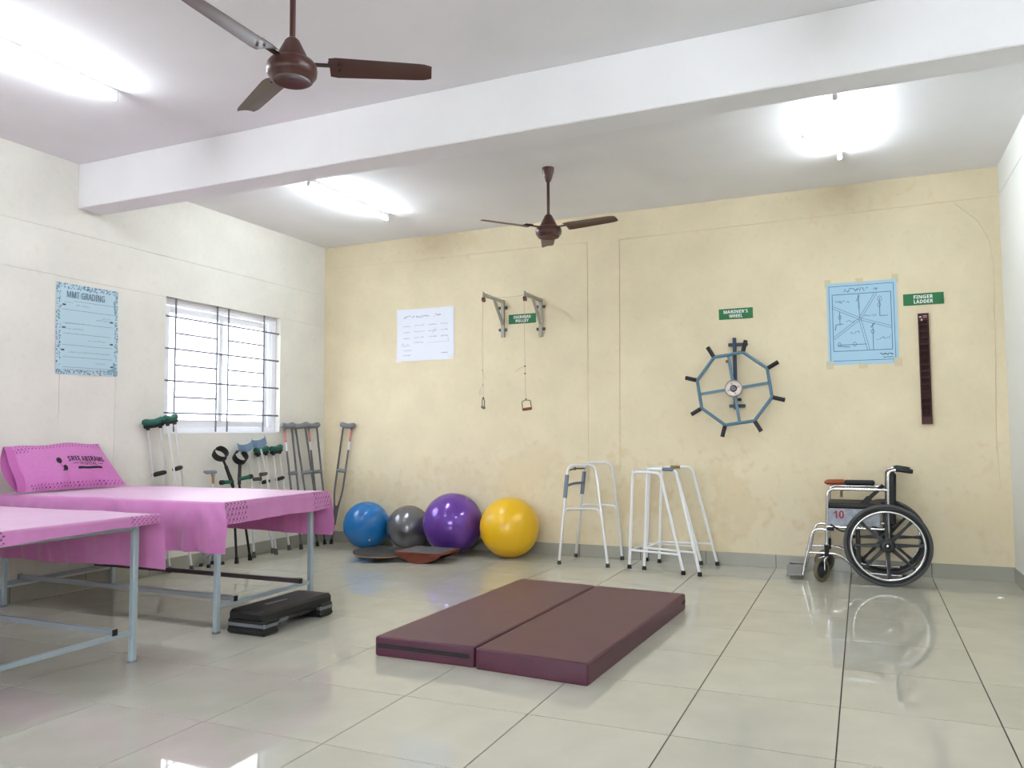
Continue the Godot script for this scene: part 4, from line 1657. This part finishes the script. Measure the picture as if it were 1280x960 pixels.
func wheelchair() -> void:
	var t := thing("wheelchair", "chrome wheelchair with black mag wheels, numbered 10, parked facing left", "wheelchair", Vector3(0.270, 0, 0.300))
	var ch: Material = M.chrome
	var seatm := mat(Color(0.05, 0.048, 0.055), 0.55)
	var panel := mat(Color(1, 1, 1), 0.4, 0.35)
	panel.albedo_texture = noise_tex(0.02, Color(0.44, 0.46, 0.49), Color(0.62, 0.63, 0.66), 256, 55)
	panel.uv1_triplanar = true
	panel.uv1_scale = Vector3(3, 3, 3)
	var r := 0.0115
	for s in [1.0, -1.0]:
		var z: float = 0.215 * s
		var fr := MB.new()
		# back post with push handle
		fr.tube(fil([Vector3(0.0, 0.075, z), Vector3(0.012, 0.50, z), Vector3(0.022, 0.875, z), Vector3(0.10, 0.883, z)], 0.05), r, 10)
		# arm rail and front post
		fr.tube(fil([Vector3(0.018, 0.727, z), Vector3(-0.415, 0.730, z), Vector3(-0.430, 0.42, z)], 0.055), r, 10)
		# seat rail, lower rail
		fr.tube([Vector3(-0.43, 0.432, z), Vector3(0.01, 0.425, z)], r, 10)
		fr.tube(fil([Vector3(-0.565, 0.222, z), Vector3(-0.33, 0.224, z), Vector3(-0.215, 0.09, z), Vector3(0.10, 0.078, z)], 0.07), 0.0095, 8)
		# leg hanger
		fr.tube(fil([Vector3(-0.425, 0.405, z), Vector3(-0.522, 0.412, z), Vector3(-0.552, 0.34, z), Vector3(-0.620, 0.045, z)], 0.035), r, 10)
		fr.tube([Vector3(-0.430, 0.43, z), Vector3(-0.435, 0.20, z)], 0.0125, 10)
		var frame := part(t, "side_frame", fr, ch)
		var tip := MB.new()
		tip.cyl(Vector3(0.095, 0.078, z), Vector3(0.135, 0.078, z), 0.013, 10)
		part(frame, "rail_tip", tip, M.black)
		var g := MB.new()
		g.tube([Vector3(0.075, 0.884, z), Vector3(0.10, 0.886, z), Vector3(0.175, 0.874, z), Vector3(0.195, 0.872, z)], [0.016, 0.018, 0.018, 0.015], 12)
		part(frame, "push_grip", g, M.black)
		var sp := MB.new()
		sp.box(Vector3(-0.235, 0.512, z + 0.004 * s), Vector3(0.385, 0.130, 0.004), 0.001)
		var pnl := part(t, "skirt_guard", sp, panel)
		if s > 0:
			lettering(pnl, "lettering", "10", 0.062, 0.075, M.red_ink, Transform3D(Basis.IDENTITY, Vector3(-0.338, 0.530, 0.2225)))
		# big wheel
		var c := Vector3(0.0, 0.312, 0.272 * s)
		var axis := Vector3(0, 0, 1)
		var wh := MB.new()
		wh.ring(c, axis, 0.296, 0.0155, 64, 10)
		var tyre := part(t, "tyre", wh, mat(Color(0.27, 0.27, 0.27), 0.7))
		var rm := MB.new()
		rm.ring(c, axis, 0.272, 0.013, 64, 8)
		for k in 8:
			var a := deg_to_rad(2.0 + 45 * k)
			var d := Vector3(cos(a), sin(a), 0)
			var nrm := Vector3(-sin(a), cos(a), 0)
			var q := []
			for e in [[0.04, 0.016], [0.20, 0.009], [0.268, 0.016]]:
				q.append([c + d * e[0], e[1]])
			for side in [-1.0, 1.0]:
				rm.face([q[0][0] - nrm * q[0][1] + axis * side * 0.012, q[1][0] - nrm * q[1][1] + axis * side * 0.008, q[1][0] + nrm * q[1][1] + axis * side * 0.008, q[0][0] + nrm * q[0][1] + axis * side * 0.012], axis * side)
				rm.face([q[1][0] - nrm * q[1][1] + axis * side * 0.008, q[2][0] - nrm * q[2][1] + axis * side * 0.010, q[2][0] + nrm * q[2][1] + axis * side * 0.010, q[1][0] + nrm * q[1][1] + axis * side * 0.008], axis * side)
				for m in 2:
					rm.face([q[m][0] + nrm * side * q[m][1] - axis * 0.010, q[m + 1][0] + nrm * side * q[m + 1][1] - axis * 0.009, q[m + 1][0] + nrm * side * q[m + 1][1] + axis * 0.009, q[m][0] + nrm * side * q[m][1] + axis * 0.010], nrm * side)
		rm.at(c, Basis(Vector3.RIGHT, PI / 2))
		rm.lathe([Vector2(0, -0.03), Vector2(0.040, -0.028), Vector2(0.054, -0.02), Vector2(0.054, 0.02), Vector2(0.040, 0.028), Vector2(0, 0.03)], 28)
		part(t, "spoke_wheel", rm, mat(Color(0.035, 0.035, 0.04), 0.4))
		var hr := MB.new()
		hr.ring(c + axis * s * 0.028, axis, 0.256, 0.0085, 64, 8)
		for k in 4:
			var a := deg_to_rad(25.0 + 90 * k)
			var d := Vector3(cos(a), sin(a), 0)
			hr.cyl(c + d * 0.270, c + axis * s * 0.028 + d * 0.256, 0.004, 6)
		part(t, "hand_rim", hr, ch)
		var ax := MB.new()
		ax.cyl(c - axis * s * 0.06, c + axis * s * 0.032, 0.009, 10)
		part(t, "axle_bolt", ax, ch)
		# caster
		var cc := Vector3(-0.475, 0.094, 0.235 * s)
		var yaw := deg_to_rad(58.0 if s > 0 else 40.0)
		var bs := Basis(Vector3.UP, yaw)
		var ct := MB.new()
		ct.ring(cc, bs * axis, 0.078, 0.016, 36, 10)
		var caster := part(t, "caster_tyre", ct, mat(Color(0.40, 0.36, 0.28), 0.7))
		var ch2 := MB.new()
		ch2.at(cc, bs * Basis(Vector3.RIGHT, PI / 2))
		ch2.lathe([Vector2(0, -0.016), Vector2(0.02, -0.016), Vector2(0.026, -0.006), Vector2(0.066, -0.010), Vector2(0.066, 0.010), Vector2(0.026, 0.006), Vector2(0.02, 0.016), Vector2(0, 0.016)], 28)
		part(caster, "caster_hub", ch2, mat(Color(0.14, 0.14, 0.15), 0.5))
		var fk := MB.new()
		for e in [-1.0, 1.0]:
			fk.tube(fil([cc + bs * Vector3(0, 0, 0.026 * e), cc + bs * Vector3(0.0, 0.085, 0.026 * e), Vector3(-0.435, 0.20, z) + bs * Vector3(0, 0, 0.010 * e)], 0.02), 0.007, 8)
		part(caster, "fork", fk, ch)
		var st := MB.new()
		st.cyl(Vector3(-0.435, 0.20, z), Vector3(-0.434, 0.29, z), 0.0185, 12)
		part(frame, "caster_stem", st, M.black)
		# foot plate
		var fp := MB.new()
		fp.at(Vector3(-0.678, 0.062, z - 0.075 * s), Basis(Vector3.RIGHT, deg_to_rad(22.0 * s)) * Basis(Vector3.UP, 0.06))
		fp.box(Vector3.ZERO, Vector3(0.135, 0.012, 0.145), 0.005)
		for e in [-1.0, 1.0]:
			fp.tube([Vector3(-0.066, 0.004, 0.072 * e), Vector3(0.066, 0.004, 0.072 * e)], 0.007, 8)
		part(t, "foot_plate", fp, mat(Color(0.55, 0.55, 0.56), 0.35, 0.6))
	# seat and back upholstery
	var se := MB.new()
	se.box(Vector3(-0.225, 0.595, 0), Vector3(0.40, 0.045, 0.40), 0.014)
	part(t, "seat_cushion", se, seatm)
	var ba := MB.new()
	ba.at(Vector3(0.010, 0.66, 0), Basis(Vector3(0, 0, 1), deg_to_rad(-2.0)))
	ba.box(Vector3(0.028, 0, 0), Vector3(0.070, 0.42, 0.425), 0.02)
	ba.at(Vector3.ZERO)
	ba.box(Vector3(0.03, 0.42, 0), Vector3(0.02, 0.12, 0.40), 0.006)
	var back := part(t, "back_upholstery", ba, seatm)
	var pk := MB.new()
	pk.box(Vector3(0.055, 0.60, 0), Vector3(0.014, 0.20, 0.34), 0.006)
	part(back, "back_pocket", pk, M.black)
	# strap hanging over the seat side
	var sb := MB.new()
	for q in [[Vector3(-0.02, 0.752, 0.10), Vector3(-0.115, 0.655, 0.16), 0.03], [Vector3(-0.115, 0.66, 0.16), Vector3(-0.16, 0.608, 0.17), 0.045]]:
		var d: Vector3 = q[1] - q[0]
		sb.at((q[0] + q[1]) / 2, Basis(Vector3(0, 0, 1), atan2(d.y, d.x)))
		sb.box(Vector3.ZERO, Vector3(d.length() + 0.01, q[2], 0.012), 0.003)
	part(t, "belt", sb, M.black)
	# far arm pad, worn to its brown lining in front
	var ap := MB.new()
	ap.box(Vector3(-0.185, 0.758, -0.205), Vector3(0.235, 0.042, 0.05), 0.012)
	part(t, "arm_pad", ap, seatm)
	var ap2 := MB.new()
	ap2.tube([Vector3(-0.455, 0.755, -0.205), Vector3(-0.43, 0.757, -0.205), Vector3(-0.30, 0.759, -0.205)], [0.008, 0.022, 0.024], 12)
	part(t, "worn_pad_end", ap2, mat(Color(0.55, 0.25, 0.08), 0.55))
	var cl := MB.new()
	cl.box(Vector3(-0.315, 0.69, 0.215), Vector3(0.02, 0.05, 0.012), 0.003)
	cl.cyl(Vector3(-0.305, 0.72, 0.215), Vector3(-0.325, 0.665, 0.215), 0.005, 8)
	part(t, "hanging_clip", cl, mat(Color(0.33, 0.29, 0.18), 0.5))
	# folding cross brace and brake levers
	var xb := MB.new()
	xb.tube([Vector3(-0.20, 0.10, 0.205), Vector3(-0.20, 0.42, -0.205)], 0.010, 8)
	xb.tube([Vector3(-0.215, 0.10, -0.205), Vector3(-0.215, 0.42, 0.205)], 0.010, 8)
	part(t, "cross_brace", xb, M.alu_dark)
	for s in [1.0, -1.0]:
		var bk := MB.new()
		bk.tube(fil([Vector3(-0.40, 0.452, 0.235 * s), Vector3(-0.33, 0.405, 0.238 * s), Vector3(-0.27, 0.40, 0.245 * s)], 0.02), 0.007, 8)
		bk.box(Vector3(-0.40, 0.412, 0.228 * s), Vector3(0.05, 0.02, 0.02), 0.003)
		part(t, "brake_lever", bk, M.black)


# axillary crutch between its top and foot; side = direction of the pad
func crutch(label: String, top: Vector3, foot: Vector3, side: Vector3, style: String, grip_y: float) -> void:
	var t := thing("armpit_crutch", label, "crutch", foot, 0, "crutches leaning in the corner")
	var o := foot
	var a := (top - foot).normalized()
	var L := top.distance_to(foot)
	var s := (side - a * side.dot(a)).normalized()
	var w := a.cross(s).normalized()
	var metal: Material = M.alu if style == "green" else M.alu_dark
	var padm: Material = M.green_pad if style == "green" else M.grey_foam
	var r := 0.0095 if style == "green" else 0.0105
	var gk := grip_y / (top.y - foot.y)
	var hw := 0.058
	for k in [-1.0, 1.0]:
		var u := MB.new()
		var pts := [a * L * 0.16 + s * k * 0.014, a * L * 0.30 + s * k * 0.020, a * L * 0.42 + s * k * hw * 0.95, a * L * 0.985 + s * k * hw]
		u.tube(fil(pts, 0.12, 6), r, 8)
		part(t, "upright", u, metal)
	var sh := MB.new()
	sh.tube([a * 0.03, a * L * 0.32], 0.0115, 10)
	sh.tube([a * L * 0.29, a * L * 0.305], 0.017, 8)
	part(t, "shaft", sh, metal)
	var tip := MB.new()
	tip.tube([Vector3.ZERO + a * 0.002, a * 0.012, a * 0.055], [0.021, 0.019, 0.014], 12)
	part(t, "rubber_tip", tip, M.rubber if style != "green" else mat(Color(0.33, 0.33, 0.33), 0.8))
	# saddle pad
	var pd := MB.new()
	var pts := []
	var rad := []
	var n := 11
	var half := 0.095
	for i in n:
		var u := i / (n - 1.0) * 2 - 1
		pts.append(a * (L - 0.012 + 0.016 * u * u) + s * u * half)
		rad.append(0.027 + 0.004 * absf(u) if absf(u) < 0.95 else 0.020)
	pd.tube(pts, rad, 12)
	var pad := part(t, "armpit_pad", pd, padm)
	if style == "green":
		var un := MB.new()
		un.tube([a * (L - 0.036) - s * 0.085, a * (L - 0.042), a * (L - 0.036) + s * 0.085], 0.019, 10)
		for k in [-1.0, 1.0]:
			un.tube([a * (L - 0.07) + s * k * hw, a * (L - 0.03) + s * k * hw], 0.015, 10)
		part(pad, "pad_base", un, M.black)
	var g := MB.new()
	g.tube([a * L * gk - s * (hw + 0.002), a * L * gk - s * 0.03, a * L * gk + s * 0.03, a * L * gk + s * (hw + 0.002)], [0.017, 0.020, 0.020, 0.017], 12)
	part(t, "hand_grip", g, M.black if style == "green" else M.grey_foam)
	if style == "tape":
		var k := -1.0 if side.z > 0.5 else 1.0
		if absf(side.z) > 0.5:
			k = 1.0
		var tp := MB.new()
		tp.tube([a * L * 0.87 + s * k * hw, a * L * 0.95 + s * k * hw], 0.0125, 8)
		part(t, "red_tape", tp, mat(Color(0.76, 0.46, 0.45), 0.6))
		var wt := MB.new()
		wt.tube([a * L * 0.79 + s * k * hw, a * L * 0.862 + s * k * hw], 0.0145, 8)
		part(t, "white_tape", wt, mat(Color(0.86, 0.86, 0.86), 0.6))


func elbow_crutch(label: String, cuff: Vector3, node: Vector3, foot: Vector3, grip_dir: Vector3, style: String) -> void:
	var t := thing("elbow_crutch", label, "crutch", foot, 0, "crutches leaning in the corner")
	var o := foot
	var dark := style == "black"
	var tube_m: Material = M.black if dark else M.alu
	var c := cuff - o
	var n := node - o
	var up := (c - n).normalized()
	var sh := MB.new()
	var f0 := Vector3(0, 0.03, 0)
	sh.tube(fil([f0, n, n + up * ((c - n).length() - 0.055)], 0.05, 5), 0.0115 if dark else 0.0105, 10)
	if dark:
		sh.tube([n - (n - f0).normalized() * 0.05, n + up * 0.17], 0.0165, 10)
	else:
		sh.tube([n + up * 0.12, n + up * 0.135], 0.016, 8)
	part(t, "shaft", sh, tube_m)
	var tip := MB.new()
	tip.tube([Vector3(0, 0.001, 0), Vector3(0, 0.014, 0), f0 + (n - f0).normalized() * 0.03], [0.021, 0.019, 0.014], 12)
	part(t, "rubber_tip", tip, M.rubber if dark else mat(Color(0.36, 0.34, 0.32), 0.8))
	var g := MB.new()
	var d := grip_dir.normalized()
	var gl := 0.155 if dark else 0.105
	g.tube([n, n + d * 0.03, n + d * gl * 0.8, n + d * gl], [0.015, 0.018, 0.018, 0.022], 12)
	var gp := part(t, "hand_grip", g, M.green_pad if dark else mat(Color(0.28, 0.27, 0.23), 0.7))
	if dark:
		var e := MB.new()
		e.tube([n + d * 0.13, n + d * 0.162], 0.0225, 12)
		part(gp, "grip_end", e, M.black)
	# cuff: open ring facing the room
	var ax := Vector3(0.75, 0.62, 0.25).normalized() if dark else (up + Vector3(0.25, 0, 0.3)).normalized()
	var u := (up - ax * up.dot(ax)).normalized()
	var w := ax.cross(u)
	var cf := MB.new()
	var R := 0.060 if dark else 0.062
	var rows := []
	var gap := 0.25 if dark else 1.35
	for i in 27:
		var a := gap + (TAU - 2 * gap) * i / 26.0
		# bottom of the ring is joined to the shaft
		var dir := u * cos(a) + w * sin(a)
		var hw := (0.034 if dark else 0.042) * (1.0 if i > 1 and i < 25 else 0.6)
		var row := []
		for q in [[0.0, hw], [0.007, hw], [0.007, -hw], [0.0, -hw]]:
			row.append(c + dir * (R + q[0]) + ax * q[1])
		rows.append(row)
	cf.surf(rows, true, false)
	cf.tube([n + up * ((c - n).length() - 0.075), c - u * R], 0.014, 8)
	part(t, "arm_cuff", cf, M.black if dark else M.blue_plastic)


func crutches() -> void:
	var Z := Vector3(0, 0, -1)
	crutch("aluminium crutch with green armpit pad, leftmost, just left of the window", Vector3(-5.375, 1.305, 2.385), Vector3(-5.385, 0, 2.165), Vector3(0.15, -0.02, -1), "green", 0.857)
	crutch("aluminium crutch with green armpit pad under the window's left corner", Vector3(-5.315, 1.338, 2.262), Vector3(-5.24, 0, 2.06), Vector3(-0.30, 0, -0.95), "green", 0.897)
	crutch("short aluminium crutch with green pad, left one of the pair under the window", Vector3(-5.38, 1.04, 1.055), Vector3(-5.30, 0, 0.955), Z, "green", 0.713)
	crutch("short aluminium crutch with green pad, right one of the pair under the window", Vector3(-5.37, 1.05, 0.852), Vector3(-5.294, 0, 0.715), Vector3(-0.1, 0.05, -1), "green", 0.735)
	crutch("grey crutch with taped upright, leftmost of the three right of the window", Vector3(-5.37, 1.285, 0.676), Vector3(-5.207, 0, 0.636), Vector3(0, 0, 1), "tape", 0.783)
	crutch("grey crutch without tape, in the middle of three right of the window", Vector3(-5.37, 1.285, 0.475), Vector3(-5.195, 0, 0.385), Vector3(-0.4, 0, 1), "plain", 0.781)
	crutch("grey crutch with taped upright, nearest the corner on the window wall", Vector3(-5.37, 1.288, 0.268), Vector3(-5.211, 0, 0.240), Vector3(-0.2, 0, 1), "tape", 0.78)
	crutch("grey crutch leaning alone on the back wall beside the corner", Vector3(-5.065, 1.288, 0.045), Vector3(-5.165, 0, 0.195), Vector3(1, 0, 0.05), "tape", 0.787)
	elbow_crutch("black elbow crutch with round cuff, left one of the crossed pair", Vector3(-5.325, 1.01, 1.665), Vector3(-5.31, 0.745, 1.515), Vector3(-5.19, 0, 1.578), Vector3(0.05, 0.0, 1), "black")
	elbow_crutch("black elbow crutch with round cuff, right one of the crossed pair", Vector3(-5.325, 0.97, 1.405), Vector3(-5.285, 0.765, 1.468), Vector3(-5.205, 0, 1.387), Vector3(0.1, 0.12, -1), "black")
	elbow_crutch("aluminium elbow crutch with pale blue cuff, left one of the pair", Vector3(-5.35, 1.085, 1.318), Vector3(-5.335, 0.75, 1.235), Vector3(-5.275, 0, 1.257), Vector3(0.2, 0, -1), "blue")
	elbow_crutch("aluminium elbow crutch with pale blue cuff, right one of the pair", Vector3(-5.315, 1.125, 1.165), Vector3(-5.285, 0.80, 1.085), Vector3(-5.225, 0, 1.000), Vector3(0.2, -0.05, 1), "blue")
	# quad cane
	var t := thing("quad_cane", "grey walking cane with four-footed base, left of the black crutches", "cane", Vector3(-5.32, 0, 1.775))
	var h := MB.new()
	h.tube([Vector3(0, 0.853, 0.085), Vector3(0, 0.846, 0.06), Vector3(0, 0.845, -0.02), Vector3(0, 0.843, -0.055)], [0.012, 0.017, 0.018, 0.014], 12)
	h.tube([Vector3(0, 0.842, -0.02), Vector3(0, 0.805, -0.022)], 0.017, 12)
	part(t, "handle", h, M.grey_plastic)
	var w := MB.new()
	w.cyl(Vector3(0, 0.805, -0.022), Vector3(0, 0.74, -0.022), 0.0115, 12)
	part(t, "amber_sleeve", w, mat(Color(0.66, 0.43, 0.16), 0.5))
	var s := MB.new()
	s.cyl(Vector3(0, 0.745, -0.022), Vector3(0, 0.10, -0.022), 0.0105, 12)
	part(t, "shaft", s, M.alu)
	var b := MB.new()
	b.cyl(Vector3(0, 0.15, -0.022), Vector3(0, 0.085, -0.022), 0.016, 10)
	var ends := []
	for q in [[0.055, 0.07], [0.055, -0.10], [-0.055, 0.05], [-0.055, -0.085]]:
		var e := Vector3(q[0], 0.02, q[1])
		ends.append(e)
		b.tube(fil([Vector3(0, 0.095, -0.022), Vector3(q[0] * 0.8, 0.085, q[1] * 0.7 - 0.006), e], 0.05), 0.010, 8)
	part(t, "base_legs", b, M.grey_plastic)
	for e in ends:
		var f := MB.new()
		f.at(Vector3(e.x, 0, e.z))
		f.lathe([Vector2(0, 0), Vector2(0.019, 0), Vector2(0.017, 0.012), Vector2(0.013, 0.03), Vector2(0, 0.03)], 12)
		part(t, "rubber_foot", f, M.rubber)


func small_bits() -> void:
	var p := thing("paper_scrap", "tiny white paper scrap on the floor near the right wall", "scrap", Vector3(0.978, 0, 0.735), 0.6)
	var mb := MB.new()
	mb.surf([[Vector3(-0.022, 0.001, -0.014), Vector3(-0.004, 0.009, -0.016), Vector3(0.022, 0.002, -0.010)], [Vector3(-0.024, 0.004, 0.0), Vector3(0.0, 0.013, 0.002), Vector3(0.020, 0.006, 0.001)], [Vector3(-0.018, 0.001, 0.014), Vector3(0.002, 0.008, 0.016), Vector3(0.020, 0.001, 0.012)]], false, true)
	part(p, "crumpled_sheet", mb, M.white_ink)
	# cable stub that comes out of the ceiling beside the right tube
	var w := thing("cable_stub", "short loose white cable on the ceiling beside the right tube", "cable", Vector3(-0.15, HC, 1.365))
	var c := MB.new()
	c.tube(fil([Vector3(-0.09, -0.001, 0.03), Vector3(-0.06, -0.016, 0.02), Vector3(-0.02, -0.010, 0.01), Vector3(0.03, -0.014, -0.01), Vector3(0.165, -0.012, -0.02)], 0.02), 0.004, 6)
	part(w, "cable", c, M.white)
	var n := MB.new()
	n.ball(Vector3(-0.05, -0.012, 0.015), 0.012, 10)
	part(w, "connector", n, M.grey_plastic)
